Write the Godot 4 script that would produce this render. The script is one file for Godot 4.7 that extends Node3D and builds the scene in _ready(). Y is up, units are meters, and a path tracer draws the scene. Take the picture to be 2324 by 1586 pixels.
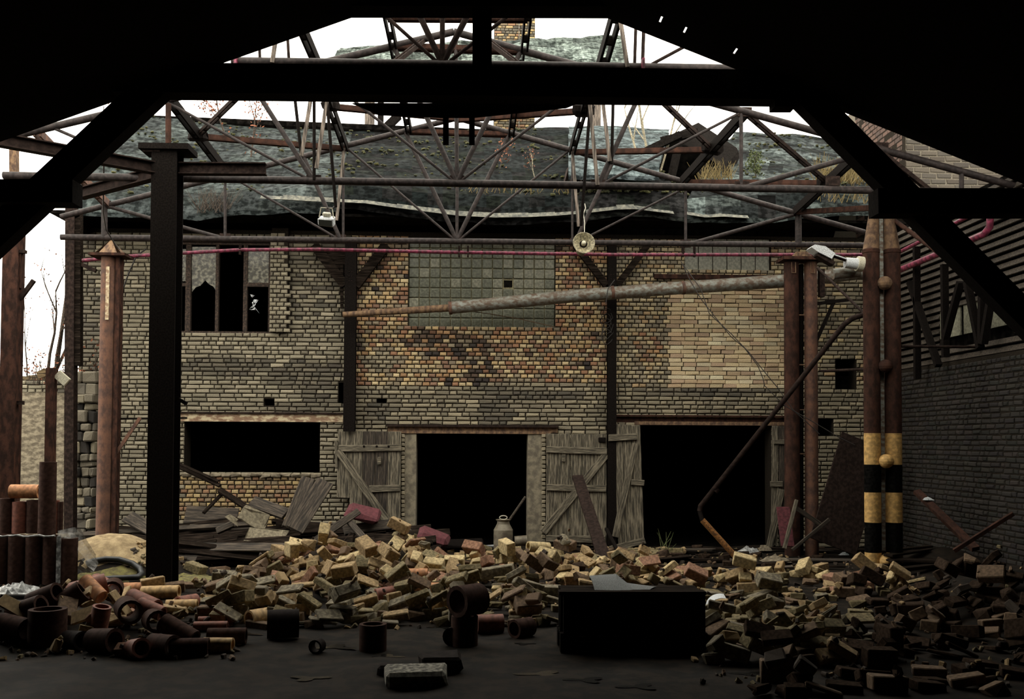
extends Node3D

# ---------------------------------------------------------------- camera model (2324 x 1586 frame)
const F := 2260.0
const CX := 1162.0
const PPY := 921.0            # row of the optical axis (the lens is shifted up)
const EYE := Vector3(0, 1.75, 0)
var CB := Basis.from_euler(Vector3(deg_to_rad(2.0), deg_to_rad(-2.0), deg_to_rad(0.3)))

# depths of the main planes, read from the ground line of what stands there
const ZF := -16.5             # brick facade
const ZB := -15.2             # far pipe truss and its columns
const ZA := -12.3             # near pipe truss
const ZC := -10.75              # truss at the shed mouth
const ZS := -10.4              # shed mouth: end of the roof we stand under

var M := {}                   # materials
var rng := RandomNumberGenerator.new()
var counts := {}
var containers := []

class MB:
	var v := PackedVector3Array()
	var n := PackedVector3Array()
	var c := PackedColorArray()
	var col := Color.WHITE
	func tri3(a: Vector3, b: Vector3, d: Vector3, na: Vector3, nb: Vector3, nd: Vector3):
		if (a - d).cross(a - b).dot(na + nb + nd) < 0.0:
			v.append(a); v.append(d); v.append(b)
			n.append(na); n.append(nd); n.append(nb)
		else:
			v.append(a); v.append(b); v.append(d)
			n.append(na); n.append(nb); n.append(nd)
		c.append(col); c.append(col); c.append(col)
	func tri(a: Vector3, b: Vector3, d: Vector3, out: Vector3):
		var nn := (a - d).cross(a - b)
		if nn.length_squared() < 1e-16:
			return
		nn = nn.normalized()
		if nn.dot(out) < 0.0:
			nn = -nn
		tri3(a, b, d, nn, nn, nn)
	func quad(a: Vector3, b: Vector3, d: Vector3, e: Vector3, out: Vector3):
		tri(a, b, d, out)
		tri(a, d, e, out)
	func hexa(p: Array):          # 0-3 one end (in ring order), 4-7 the other end
		var m := Vector3.ZERO
		for q in p:
			m += q / 8.0
		for f in [[0, 1, 2, 3], [4, 5, 6, 7], [0, 1, 5, 4], [1, 2, 6, 5], [2, 3, 7, 6], [3, 0, 4, 7]]:
			var o: Vector3 = (p[f[0]] + p[f[1]] + p[f[2]] + p[f[3]]) / 4.0 - m
			quad(p[f[0]], p[f[1]], p[f[2]], p[f[3]], o)
	func box(lo: Vector3, hi: Vector3):
		hexa([Vector3(lo.x, lo.y, lo.z), Vector3(hi.x, lo.y, lo.z), Vector3(hi.x, hi.y, lo.z), Vector3(lo.x, hi.y, lo.z),
			Vector3(lo.x, lo.y, hi.z), Vector3(hi.x, lo.y, hi.z), Vector3(hi.x, hi.y, hi.z), Vector3(lo.x, hi.y, hi.z)])
	func bar(a: Vector3, b: Vector3, w: float, h: float, up := Vector3.UP):   # h along up, w across
		var d := (b - a).normalized()
		if absf(d.dot(up)) > 0.98:
			up = Vector3.FORWARD
		var s := d.cross(up).normalized()
		var u := s.cross(d).normalized()
		var p := []
		for e in [a, b]:
			p.append(e - s * w / 2 - u * h / 2)
			p.append(e + s * w / 2 - u * h / 2)
			p.append(e + s * w / 2 + u * h / 2)
			p.append(e - s * w / 2 + u * h / 2)
		hexa(p)
	func ibeam(a: Vector3, b: Vector3, w: float, h: float, t: float, up := Vector3.UP):
		var d := (b - a).normalized()
		if absf(d.dot(up)) > 0.98:
			up = Vector3.FORWARD
		var s := d.cross(up).normalized()
		var u := s.cross(d).normalized()
		bar(a + u * (h - t) / 2, b + u * (h - t) / 2, w, t, up)
		bar(a - u * (h - t) / 2, b - u * (h - t) / 2, w, t, up)
		bar(a, b, t, h - 2 * t, up)
	func tube(pts: Array, r, sides := 8, caps := true):
		var rings := []
		var prev := Vector3.ZERO
		for i in pts.size():
			var d: Vector3
			if i == 0:
				d = pts[1] - pts[0]
			elif i == pts.size() - 1:
				d = pts[i] - pts[i - 1]
			else:
				d = (pts[i] - pts[i - 1]).normalized() + (pts[i + 1] - pts[i]).normalized()
			d = d.normalized()
			var s: Vector3
			if i == 0:
				s = d.cross(Vector3.UP if absf(d.y) < 0.9 else Vector3.RIGHT).normalized()
			else:
				s = (prev - d * prev.dot(d)).normalized()
			prev = s
			var u := d.cross(s)
			var rr: float = r if (r is float or r is int) else r[i]
			var ring := []
			for k in sides:
				var an := TAU * k / sides
				ring.append([pts[i] + (s * cos(an) + u * sin(an)) * rr, s * cos(an) + u * sin(an)])
			rings.append(ring)
		for i in rings.size() - 1:
			for k in sides:
				var k2 := (k + 1) % sides
				var A = rings[i][k]; var B = rings[i][k2]; var D = rings[i + 1][k2]; var E = rings[i + 1][k]
				tri3(A[0], B[0], D[0], A[1], B[1], D[1])
				tri3(A[0], D[0], E[0], A[1], D[1], E[1])
		if caps:
			for e in [0, rings.size() - 1]:
				var o: Vector3 = (pts[0] - pts[1]) if e == 0 else (pts[e] - pts[e - 1])
				for k in sides:
					tri(pts[e], rings[e][k][0], rings[e][(k + 1) % sides][0], o)
	func lathe(t: Transform3D, prof: Array, sides := 14, arc := TAU):    # profile points (radius, height) round local y
		var pn := []
		for i in prof.size() - 1:
			var e: Vector2 = (prof[i + 1] - prof[i]).normalized()
			pn.append(Vector2(e.y, -e.x))
		for i in prof.size() - 1:
			for k in sides:
				var a0 := arc * k / sides
				var a1 := arc * (k + 1) / sides
				var d0 := Vector3(cos(a0), 0, sin(a0))
				var d1 := Vector3(cos(a1), 0, sin(a1))
				var p: Vector2 = prof[i]; var q: Vector2 = prof[i + 1]
				var n0: Vector3 = t.basis * (d0 * pn[i].x + Vector3.UP * pn[i].y)
				var n1: Vector3 = t.basis * (d1 * pn[i].x + Vector3.UP * pn[i].y)
				var A := t * (d0 * p.x + Vector3.UP * p.y); var B := t * (d1 * p.x + Vector3.UP * p.y)
				var D := t * (d1 * q.x + Vector3.UP * q.y); var E := t * (d0 * q.x + Vector3.UP * q.y)
				if p.x > 1e-5:
					tri3(A, B, D, n0, n1, n1)
				if q.x > 1e-5:
					tri3(A, D, E, n0, n1, n0)
	func rock(t: Transform3D, size: Vector3, bevel: float, jit: float, g: RandomNumberGenerator):   # bevelled, slightly crooked block
		var P := {}
		for sx in [-1, 1]:
			for sy in [-1, 1]:
				for sz in [-1, 1]:
					var p := Vector3(sx * size.x, sy * size.y, sz * size.z) / 2 + Vector3(g.randf_range(-jit, jit), g.randf_range(-jit, jit), g.randf_range(-jit, jit))
					var b := bevel * g.randf_range(0.6, 1.6)
					P[Vector3i(sx, sy, sz)] = [t * (p - Vector3(0, sy * b, sz * b)), t * (p - Vector3(sx * b, 0, sz * b)), t * (p - Vector3(sx * b, sy * b, 0))]
		var bs := t.basis
		for s in [-1, 1]:
			quad(P[Vector3i(s, -1, -1)][0], P[Vector3i(s, 1, -1)][0], P[Vector3i(s, 1, 1)][0], P[Vector3i(s, -1, 1)][0], bs * Vector3(s, 0, 0))
			quad(P[Vector3i(-1, s, -1)][1], P[Vector3i(1, s, -1)][1], P[Vector3i(1, s, 1)][1], P[Vector3i(-1, s, 1)][1], bs * Vector3(0, s, 0))
			quad(P[Vector3i(-1, -1, s)][2], P[Vector3i(1, -1, s)][2], P[Vector3i(1, 1, s)][2], P[Vector3i(-1, 1, s)][2], bs * Vector3(0, 0, s))
			for q in [-1, 1]:
				quad(P[Vector3i(s, q, -1)][0], P[Vector3i(s, q, 1)][0], P[Vector3i(s, q, 1)][1], P[Vector3i(s, q, -1)][1], bs * Vector3(s, q, 0))
				quad(P[Vector3i(s, -1, q)][0], P[Vector3i(s, 1, q)][0], P[Vector3i(s, 1, q)][2], P[Vector3i(s, -1, q)][2], bs * Vector3(s, 0, q))
				quad(P[Vector3i(-1, s, q)][1], P[Vector3i(1, s, q)][1], P[Vector3i(1, s, q)][2], P[Vector3i(-1, s, q)][2], bs * Vector3(0, s, q))
				for r in [-1, 1]:
					var K = P[Vector3i(s, q, r)]
					tri(K[0], K[1], K[2], bs * Vector3(s, q, r))
	func mesh(shift := Vector3.ZERO) -> ArrayMesh:
		var a := []
		a.resize(Mesh.ARRAY_MAX)
		if shift != Vector3.ZERO:
			for i in v.size():
				v[i] -= shift
		a[Mesh.ARRAY_VERTEX] = v
		a[Mesh.ARRAY_NORMAL] = n
		a[Mesh.ARRAY_COLOR] = c
		var m := ArrayMesh.new()
		m.add_surface_from_arrays(Mesh.PRIMITIVE_TRIANGLES, a)
		return m

# ---------------------------------------------------------------- pixels to places
func ray(px: float, py: float) -> Vector3:
	return CB * Vector3((px - CX) / F, -(py - PPY) / F, -1.0)
func W(px: float, py: float, z: float) -> Vector3:      # on the upright plane at depth z
	var d := ray(px, py)
	return EYE + d * ((z - EYE.z) / d.z)
func G(px: float, py: float, y := 0.0) -> Vector3:      # on the level plane at height y
	var d := ray(px, py)
	return EYE + d * ((y - EYE.y) / d.y)
func WX(px: float, py: float, x: float) -> Vector3:     # on the plane x = const
	var d := ray(px, py)
	return EYE + d * ((x - EYE.x) / d.x)
func proj(p: Vector3) -> Vector2:
	var d := CB.inverse() * (p - EYE)
	return Vector2(CX + F * d.x / -d.z, PPY - F * d.y / -d.z)
func H(px: float, py: float, lift := 0.0) -> Vector3:           # where the ray meets the yard ground
	var d := ray(px, py)
	var t := 4.0
	while t < 30.0:
		var p := EYE + d * t
		if p.y <= yard(p.x, p.z) + lift:
			return p
		t += 0.02
	return EYE + d * t

# ---------------------------------------------------------------- the yard's ground
var crest := [[300, 1306], [480, 1302], [560, 1300], [650, 1276], [750, 1256], [880, 1243], [960, 1264], [1050, 1288], [1200, 1282], [1300, 1275], [1420, 1286], [1500, 1298], [1600, 1304], [1800, 1304], [2400, 1306]]
var bumps := FastNoiseLite.new()
func crest_h(x: float) -> float:
	var px := proj(Vector3(x, 0, -13.0)).x
	for i in crest.size() - 1:
		if px < crest[i + 1][0]:
			var k: float = clampf((px - crest[i][0]) / float(crest[i + 1][0] - crest[i][0]), 0, 1)
			return maxf(0.0, (1306.0 - lerpf(crest[i][1], crest[i + 1][1], smoothstep(0, 1, k))) / 174.0)
	return 0.0
func hump(x: float, z: float, cx: float, cz: float, rx: float, rz: float, h: float) -> float:
	var q := Vector2((x - cx) / rx, (z - cz) / rz).length()
	return h * (0.5 + 0.5 * cos(PI * minf(q, 1.0)))
func yard(x: float, z: float) -> float:
	var h := 0.0
	if z < -9.0 and z > -14.6:
		var ch := crest_h(x)
		var k := smoothstep(-14.3, -13.0, z) if z < -13.0 else 1.0 - smoothstep(-13.0, -10.2, z)
		h = ch * k
	h += hump(x, z, -4.75, -13.2, 1.4, 1.4, 0.5)       # sand heap
	h += hump(x, z, -4.5, -9.3, 1.3, 1.3, 0.28)          # under the clay pipes
	h += hump(x, z, 6.0, -10.6, 1.9, 2.4, 0.42)          # dark heap by the side wall
	h += hump(x, z, 6.4, -13.6, 1.3, 1.6, 0.3)
	h += hump(x, z, -2.6, -15.0, 2.6, 1.3, 0.22)         # under the timber
	h += bumps.get_noise_2d(x * 40.0, z * 40.0) * 0.035
	return h

# ---------------------------------------------------------------- nodes
func numbered(parent: Node, called: String) -> String:
	var key := str(parent.get_instance_id()) + called
	counts[key] = counts.get(key, -1) + 1
	return called if counts[key] == 0 else "%s_%03d" % [called, counts[key]]
func tag(o: Node, label: String, category: String, group := ""):
	o.set_meta("label", label)
	o.set_meta("category", category)
	if group != "":
		o.set_meta("group", group)
func thing(called: String, label: String, category: String, group := "") -> Node3D:
	var o := Node3D.new()
	o.name = numbered(self, called)
	add_child(o)
	tag(o, label, category, group)
	containers.append(o)
	return o
func shell(called: String) -> Node3D:                     # a piece of the setting made of pieces
	var o := Node3D.new()
	o.name = numbered(self, called)
	add_child(o)
	o.set_meta("kind", "structure")
	containers.append(o)
	return o
func part(parent: Node3D, called: String, mb: MB, m: Material, label := "", kind := "") -> MeshInstance3D:
	var o := MeshInstance3D.new()
	o.name = numbered(parent, called)
	o.mesh = mb.mesh()
	o.material_override = m
	parent.add_child(o)
	if label != "":
		o.set_meta("label", label)
	if kind != "":
		o.set_meta("kind", kind)
	return o
func single(called: String, mb: MB, m: Material, label: String, category: String, group := "") -> MeshInstance3D:
	var o := MeshInstance3D.new()
	o.name = numbered(self, called)
	var lo := mb.v[0]; var hi := mb.v[0]
	for p in mb.v:
		lo = lo.min(p); hi = hi.max(p)
	var base := Vector3((lo.x + hi.x) / 2, lo.y, (lo.z + hi.z) / 2)
	o.mesh = mb.mesh(base)
	o.position = base
	o.material_override = m
	add_child(o)
	if category != "":
		tag(o, label, category, group)
	return o
func struct(called: String, mb: MB, m: Material) -> MeshInstance3D:
	var o := single(called, mb, m, "", "")
	o.set_meta("kind", "structure")
	return o
func placed(parent: Node3D, called: String, mesh: Mesh, m: Material, t: Transform3D) -> MeshInstance3D:
	var o := MeshInstance3D.new()
	o.name = numbered(parent, called)
	o.mesh = mesh
	o.material_override = m
	o.transform = t
	parent.add_child(o)
	return o
func rebase():                                            # move every container's origin to its base
	for o in containers:
		var lo := Vector3(INF, INF, INF); var hi := -lo
		for ch in o.get_children():
			if ch is MeshInstance3D:
				var b: AABB = ch.transform * ch.mesh.get_aabb()
				lo = lo.min(b.position); hi = hi.max(b.end)
		if lo.x == INF:
			continue
		var base := Vector3((lo.x + hi.x) / 2, lo.y, (lo.z + hi.z) / 2)
		o.position = base
		for ch in o.get_children():
			ch.position -= base

# ---------------------------------------------------------------- materials
func grey_tex(seed_: int, freq: float, lo: float, hi: float, octaves := 4, size := 512, sx := 1, gain := 0.5) -> ImageTexture:
	var nz := FastNoiseLite.new()
	nz.seed = seed_
	nz.noise_type = FastNoiseLite.TYPE_SIMPLEX_SMOOTH
	nz.frequency = freq
	nz.fractal_octaves = octaves
	nz.fractal_gain = gain
	var im := nz.get_seamless_image(size, size)
	im.convert(Image.FORMAT_L8)
	var d := im.get_data()
	var lut := PackedByteArray()
	for i in 256:
		lut.append(int(clampf(lerpf(lo, hi, smoothstep(0.12, 0.88, i / 255.0)), 0, 1) * 255))
	for i in d.size():
		d[i] = lut[d[i]]
	im = Image.create_from_data(size, size, false, Image.FORMAT_L8, d)
	im.generate_mipmaps()
	return ImageTexture.create_from_image(im)
var T := {}
func mat(key: String, srgb: Color, rough := 0.9, tex := "grain", scale := Vector3(2, 2, 2), world := false, metal := 0.0, spec := 0.5) -> StandardMaterial3D:
	var m := StandardMaterial3D.new()
	m.albedo_color = srgb
	m.roughness = rough
	m.metallic = metal
	m.metallic_specular = spec
	if tex != "":
		m.albedo_texture = T[tex]
		m.uv1_triplanar = true
		m.uv1_world_triplanar = world
		m.uv1_scale = scale
	M[key] = m
	return m
func duo(key: String, a: Color, b: Color, rough: float, seed_: int, freq: float, scale: Vector3, world := true, edge := 0.22, metal := 0.0) -> StandardMaterial3D:
	# two substances in patches: paint and rust, stone and moss, dry and damp soil
	var nz := FastNoiseLite.new()
	nz.seed = seed_
	nz.noise_type = FastNoiseLite.TYPE_SIMPLEX_SMOOTH
	nz.frequency = freq
	nz.fractal_octaves = 6
	nz.fractal_gain = 0.6
	var im := nz.get_seamless_image(384, 384)
	im.convert(Image.FORMAT_L8)
	var d := im.get_data()
	var o := PackedByteArray()
	o.resize(d.size() * 3)
	var lut := []
	for i in 256:
		var c := a.lerp(b, smoothstep(0.5 - edge, 0.5 + edge, i / 255.0))
		var k := 0.9 + 0.1 * sin(i * 1.7)
		lut.append([int(c.r * k * 255), int(c.g * k * 255), int(c.b * k * 255)])
	for i in d.size():
		var q = lut[d[i]]
		o[i * 3] = q[0]; o[i * 3 + 1] = q[1]; o[i * 3 + 2] = q[2]
	im = Image.create_from_data(384, 384, false, Image.FORMAT_RGB8, o)
	im.generate_mipmaps()
	T["duo_" + key] = ImageTexture.create_from_image(im)
	return mat(key, Color.WHITE, rough, "duo_" + key, scale, world, metal)
func c8(r: float, g: float, b: float) -> Color:
	return Color(r / 255.0, g / 255.0, b / 255.0)
func make_materials():
	T.grain = grey_tex(11, 0.035, 0.74, 1.0, 5)
	T.coarse = grey_tex(23, 0.012, 0.45, 1.0, 5)
	T.patch = grey_tex(37, 0.008, 0.3, 1.0, 6, 512, 1, 0.62)
	T.rust = grey_tex(41, 0.02, 0.4, 1.0, 6, 512, 1, 0.65)
	T.clay = grey_tex(53, 0.03, 0.74, 1.0, 4, 256)
	T.pores = grey_tex(59, 0.09, 0.6, 1.0, 3, 256)
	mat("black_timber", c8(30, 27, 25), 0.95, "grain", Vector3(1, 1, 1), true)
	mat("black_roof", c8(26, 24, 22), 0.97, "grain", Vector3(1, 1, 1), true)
	mat("near_black", c8(24, 22, 20), 0.97, "coarse", Vector3(1, 1, 1), true)  # plain near-black for inner rooms, shed walls and backings
	duo("ground", c8(42, 35, 28), c8(22, 19, 16), 0.8, 101, 0.012, Vector3(0.7, 0.7, 0.7)); M.ground.metallic_specular = 0.2
	mat("ground_far", c8(120, 112, 92), 0.95, "coarse", Vector3(0.3, 0.3, 0.3), true)
	mat("mortar", c8(50, 45, 39), 0.97, "grain", Vector3(2, 2, 2), true)
	mat("mortar_pale", c8(122, 114, 100), 0.97, "grain", Vector3(2, 2, 2), true)
	mat("brick_field", Color.WHITE, 0.93, "grain", Vector3(4, 4, 4), true)
	M.brick_field.vertex_color_use_as_albedo = true
	duo("plaster", c8(168, 156, 132), c8(106, 96, 80), 0.95, 102, 0.02, Vector3(0.9, 1.6, 0.9), true, 0.35)
	duo("plaster_grey", c8(156, 146, 124), c8(112, 104, 90), 0.95, 115, 0.015, Vector3(0.9, 0.9, 0.9), true, 0.3)
	duo("lintel_white", c8(222, 206, 170), c8(150, 120, 96), 0.9, 109, 0.015, Vector3(0.8, 2, 0.8), true, 0.2)
	duo("steel_dark", c8(62, 50, 45), c8(38, 31, 29), 0.75, 104, 0.02, Vector3(1.5, 1.5, 1.5), true, 0.3)
	duo("steel_purple", c8(68, 59, 57), c8(40, 35, 34), 0.6, 103, 0.02, Vector3(1.4, 1.4, 1.4), true, 0.3)
	mat("steel_black", c8(30, 26, 24), 0.8, "grain", Vector3(2, 2, 2), true)
	duo("rust", c8(122, 84, 64), c8(76, 54, 46), 0.85, 105, 0.015, Vector3(1.4, 0.7, 1.4), true, 0.3)
	duo("rust_dark", c8(84, 58, 48), c8(52, 39, 35), 0.85, 106, 0.015, Vector3(1.4, 0.7, 1.4), true, 0.3)
	duo("rust_buff", c8(142, 112, 82), c8(86, 64, 50), 0.85, 107, 0.02, Vector3(1.4, 0.9, 1.4), true, 0.25)
	mat("paint_yellow", c8(222, 178, 108), 0.7, "clay", Vector3(2, 2, 2), true)
	mat("paint_black", c8(22, 21, 20), 0.7, "coarse", Vector3(3, 3, 3), true)
	mat("pipe_pink", c8(150, 56, 86), 0.5, "coarse", Vector3(2, 2, 2), true)
	duo("pipe_grey", c8(146, 150, 142), c8(100, 80, 64), 0.6, 108, 0.02, Vector3(0.9, 1.6, 1.6), true, 0.22, 0.1)
	mat("wood_grey", c8(146, 136, 116), 0.92, "rust", Vector3(0.22, 2.6, 2.6))
	mat("wood_upright", c8(136, 124, 102), 0.92, "rust", Vector3(9, 0.8, 9))
	mat("wood_dark", c8(52, 44, 38), 0.92, "rust", Vector3(0.22, 2.6, 2.6))
	mat("wood_mid", c8(92, 81, 69), 0.92, "rust", Vector3(0.22, 2.6, 2.6))
	mat("wood_pale", c8(186, 158, 116), 0.92, "rust", Vector3(0.22, 2.6, 2.6))
	mat("batten", c8(150, 136, 124), 0.9, "rust", Vector3(2.6, 0.22, 2.6))
	mat("frame_brown", c8(86, 68, 56), 0.85, "rust", Vector3(2, 2, 2), true)
	duo("tar", c8(250, 250, 250), c8(112, 114, 114), 0.9, 121, 0.02, Vector3(0.7, 1.3, 0.7), true, 0.16)
	M.tar.vertex_color_use_as_albedo = true
	duo("tar_hem", c8(128, 126, 112), c8(62, 64, 60), 0.85, 112, 0.02, Vector3(1, 1, 1))
	mat("glass_block", c8(122, 124, 108), 0.35, "clay", Vector3(2.5, 2.5, 2.5), true)
	mat("glass_block_pale", c8(150, 149, 130), 0.4, "clay", Vector3(2.5, 2.5, 2.5), true)
	mat("grout", c8(150, 142, 112), 0.95, "grain", Vector3(2, 2, 2), true)
	var gl := mat("pane", c8(150, 146, 128), 0.25, "coarse", Vector3(2, 2, 2), true)
	gl.transparency = BaseMaterial3D.TRANSPARENCY_ALPHA
	gl.albedo_color.a = 0.82
	mat("white_metal", c8(232, 236, 238), 0.35, "grain", Vector3(3, 3, 3))
	mat("lamp_cream", c8(220, 214, 190), 0.5, "grain", Vector3(3, 3, 3))
	mat("lamp_glass", c8(70, 72, 66), 0.15, "")
	mat("horn_grey", c8(176, 166, 132), 0.5, "coarse", Vector3(4, 4, 4))
	mat("rubber", c8(34, 38, 40), 0.45, "grain", Vector3(3, 3, 3), true)
	duo("sand", c8(186, 164, 124), c8(132, 112, 82), 0.97, 113, 0.015, Vector3(1.1, 1.1, 1.1), true, 0.3)
	duo("moss", c8(128, 122, 66), c8(86, 78, 50), 0.97, 114, 0.02, Vector3(1.4, 1.4, 1.4))
	mat("heap_earth", c8(104, 88, 62), 0.97, "coarse", Vector3(2.5, 2.5, 2.5), true)
	var film := mat("film", c8(205, 205, 200), 0.25, "coarse", Vector3(2, 2, 2), true)
	film.transparency = BaseMaterial3D.TRANSPARENCY_ALPHA
	film.albedo_color.a = 0.55
	mat("film_solid", c8(196, 198, 196), 0.35, "coarse", Vector3(2, 2, 2), true)
	mat("clay_red", c8(146, 88, 70), 0.7, "clay", Vector3(2, 2, 2))
	mat("clay_orange", c8(204, 142, 94), 0.7, "clay", Vector3(2, 2, 2))
	mat("clay_buff", c8(212, 174, 118), 0.7, "clay", Vector3(2, 2, 2))
	mat("clay_brown", c8(78, 58, 51), 0.7, "clay", Vector3(2, 2, 2))
	mat("clay_black", c8(46, 40, 38), 0.7, "clay", Vector3(2, 2, 2))
	mat("brick_yellow", c8(206, 184, 138), 0.95, "clay", Vector3(3, 3, 3))
	mat("brick_buff", c8(172, 146, 106), 0.95, "clay", Vector3(3, 3, 3))
	mat("brick_pink", c8(156, 116, 92), 0.95, "clay", Vector3(3, 3, 3))
	duo("brick_moss", c8(150, 134, 98), c8(92, 84, 58), 0.97, 110, 0.02, Vector3(2.2, 2.2, 2.2), false, 0.3)
	duo("brick_grey", c8(150, 140, 116), c8(98, 90, 74), 0.97, 111, 0.02, Vector3(2.2, 2.2, 2.2), false, 0.3)
	mat("brick_dark", c8(66, 54, 45), 0.95, "clay", Vector3(3, 3, 3))
	duo("tin", c8(150, 142, 122), c8(104, 94, 80), 0.6, 120, 0.015, Vector3(1.2, 1.2, 1.2), true, 0.3, 0.1)
	mat("brick_brown", c8(118, 96, 74), 0.95, "clay", Vector3(3, 3, 3))
	mat("water", c8(18, 17, 15), 0.22, "")
	mat("concrete", c8(158, 154, 140), 0.95, "coarse", Vector3(3, 3, 3))
	mat("felt", c8(140, 144, 144), 0.9, "grain", Vector3(4, 4, 4))
	mat("cushion", c8(104, 52, 58), 0.95, "clay", Vector3(2, 2, 2))
	mat("paper_white", c8(235, 240, 244), 0.6, "grain", Vector3(3, 3, 3))
	mat("bark", c8(92, 78, 66), 0.95, "rust", Vector3(3, 3, 3), true)
	mat("birch", c8(206, 194, 164), 0.9, "rust", Vector3(4, 4, 4), true)
	mat("leaf_brown", c8(134, 82, 58), 0.9, "")
	mat("grass_dry", c8(100, 86, 52), 0.95, "")
	mat("needle", c8(70, 78, 44), 0.95, "")
	mat("wire", c8(48, 44, 42), 0.7, "")
	mat("wire_pale", c8(190, 186, 172), 0.6, "")
	mat("chimney_brick", c8(150, 128, 96), 0.95, "rust", Vector3(2, 6, 2), true)
	mat("slate", c8(150, 158, 152), 0.9, "patch", Vector3(0.8, 0.8, 0.8), true)
	for k in ["black_timber", "black_roof", "near_black", "steel_black", "steel_dark", "wood_dark", "rust_dark", "tar", "clay_black", "brick_dark", "paint_black", "mortar", "clay_brown"]:
		M[k].metallic_specular = 0.12
	M.steel_purple.metallic_specular = 0.3

# ---------------------------------------------------------------- brickwork
var PAL := {
	"left": [c8(162, 153, 131), c8(149, 141, 120), c8(172, 162, 139), c8(139, 131, 112), c8(156, 147, 125)],
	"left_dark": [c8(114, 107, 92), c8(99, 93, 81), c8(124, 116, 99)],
	"upper": [c8(212, 182, 134), c8(188, 148, 108), c8(172, 128, 98), c8(156, 122, 100), c8(212, 190, 148), c8(150, 136, 114), c8(164, 150, 125), c8(222, 200, 156), c8(178, 156, 124)],
	"upper_dark": [c8(84, 72, 62), c8(102, 84, 70), c8(66, 58, 54), c8(136, 100, 76)],
	"lower": [c8(168, 157, 132), c8(155, 145, 122), c8(145, 136, 115), c8(178, 166, 139), c8(137, 128, 109)],
	"lower_dark": [c8(112, 105, 91), c8(98, 92, 81), c8(123, 115, 99)],
	"right": [c8(208, 192, 156), c8(184, 170, 140), c8(218, 198, 156), c8(190, 162, 124), c8(168, 156, 132), c8(150, 140, 120)],
	"filled": [c8(238, 218, 178), c8(228, 204, 164), c8(214, 186, 150), c8(244, 228, 192), c8(204, 176, 146), c8(234, 212, 170)],
	"infill": [c8(196, 172, 126), c8(178, 152, 112), c8(166, 128, 98), c8(150, 132, 106), c8(198, 172, 122)],
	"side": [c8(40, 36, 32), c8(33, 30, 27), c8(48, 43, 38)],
	"far": [c8(84, 78, 70), c8(74, 68, 61), c8(94, 86, 75), c8(80, 72, 63)],
	"far_red": [c8(106, 80, 68), c8(94, 70, 60), c8(82, 64, 56)],
}
var pal_mats := {}
func pal_mat(name_: String, i: int) -> StandardMaterial3D:
	var key := name_ + str(i)
	if not pal_mats.has(key):
		var m := StandardMaterial3D.new()
		m.albedo_color = PAL[name_][i]
		m.roughness = 0.93
		m.albedo_texture = T.grain
		m.uv1_triplanar = true
		m.uv1_world_triplanar = true
		m.uv1_scale = Vector3(4, 4, 4)
		pal_mats[key] = m
	return pal_mats[key]
func face_brick(mb: MB, t: Transform3D, w: float, h: float, proud: float, depth: float, bev: float, g: RandomNumberGenerator):
	# a brick in a wall: face towards local +z, worn edges, no back
	var jx := w * 0.02 + 0.002
	var f := []
	var r := []
	var s := []
	for k in [[-1, -1], [1, -1], [1, 1], [-1, 1]]:
		var p := Vector3(k[0] * w / 2 + g.randf_range(-jx, jx), k[1] * h / 2 + g.randf_range(-0.003, 0.003), 0)
		var b := bev * g.randf_range(0.5, 1.7)
		f.append(t * (p + Vector3(-k[0] * b, -k[1] * b, proud)))
		r.append(t * (p + Vector3(0, 0, proud - b)))
		s.append(t * (p + Vector3(0, 0, -depth)))
	var nz := t.basis.z
	mb.quad(f[0], f[1], f[2], f[3], nz)
	var side := [Vector3(0, -1, 0), Vector3(1, 0, 0), Vector3(0, 1, 0), Vector3(-1, 0, 0)]
	for i in 4:
		var j := (i + 1) % 4
		mb.quad(f[i], f[j], r[j], r[i], t.basis * (side[i] + Vector3(0, 0, 1)))
		mb.quad(r[i], r[j], s[j], s[i], t.basis * side[i])
var brick_meshes := {}
func brick_mesh(w: float, h: float, variant: int) -> ArrayMesh:
	var wb := snappedf(w, 0.02)
	var key := "%.2f_%.3f_%d" % [wb, h, variant]
	if not brick_meshes.has(key):
		var g := RandomNumberGenerator.new()
		g.seed = variant * 77 + int(wb * 1000)
		var mb := MB.new()
		face_brick(mb, Transform3D.IDENTITY, wb, h, 0.0, 0.03, 0.011, g)
		brick_meshes[key] = mb.mesh()
	return brick_meshes[key]
func holed_core(lo: Vector2, hi: Vector2, holes: Array, z0: float, z1: float) -> MB:
	var xs := [lo.x, hi.x]; var ys := [lo.y, hi.y]
	for r in holes:
		for q in [r.position.x, r.end.x]:
			if q > lo.x and q < hi.x: xs.append(q)
		for q in [r.position.y, r.end.y]:
			if q > lo.y and q < hi.y: ys.append(q)
	xs.sort(); ys.sort()
	var mb := MB.new()
	for i in xs.size() - 1:
		var j := 0
		while j < ys.size() - 1:
			if xs[i + 1] - xs[i] < 1e-4:
				j += 1; continue
			var solid := func(jj: int) -> bool:
				var p := Vector2((xs[i] + xs[i + 1]) / 2, (ys[jj] + ys[jj + 1]) / 2)
				for r in holes:
					if r.has_point(p): return false
				return true
			if not solid.call(j):
				j += 1; continue
			var k := j
			while k + 1 < ys.size() - 1 and solid.call(k + 1):
				k += 1
			mb.box(Vector3(xs[i], ys[j], z0), Vector3(xs[i + 1], ys[k + 1], z1))
			j = k + 1
	return mb
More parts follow.
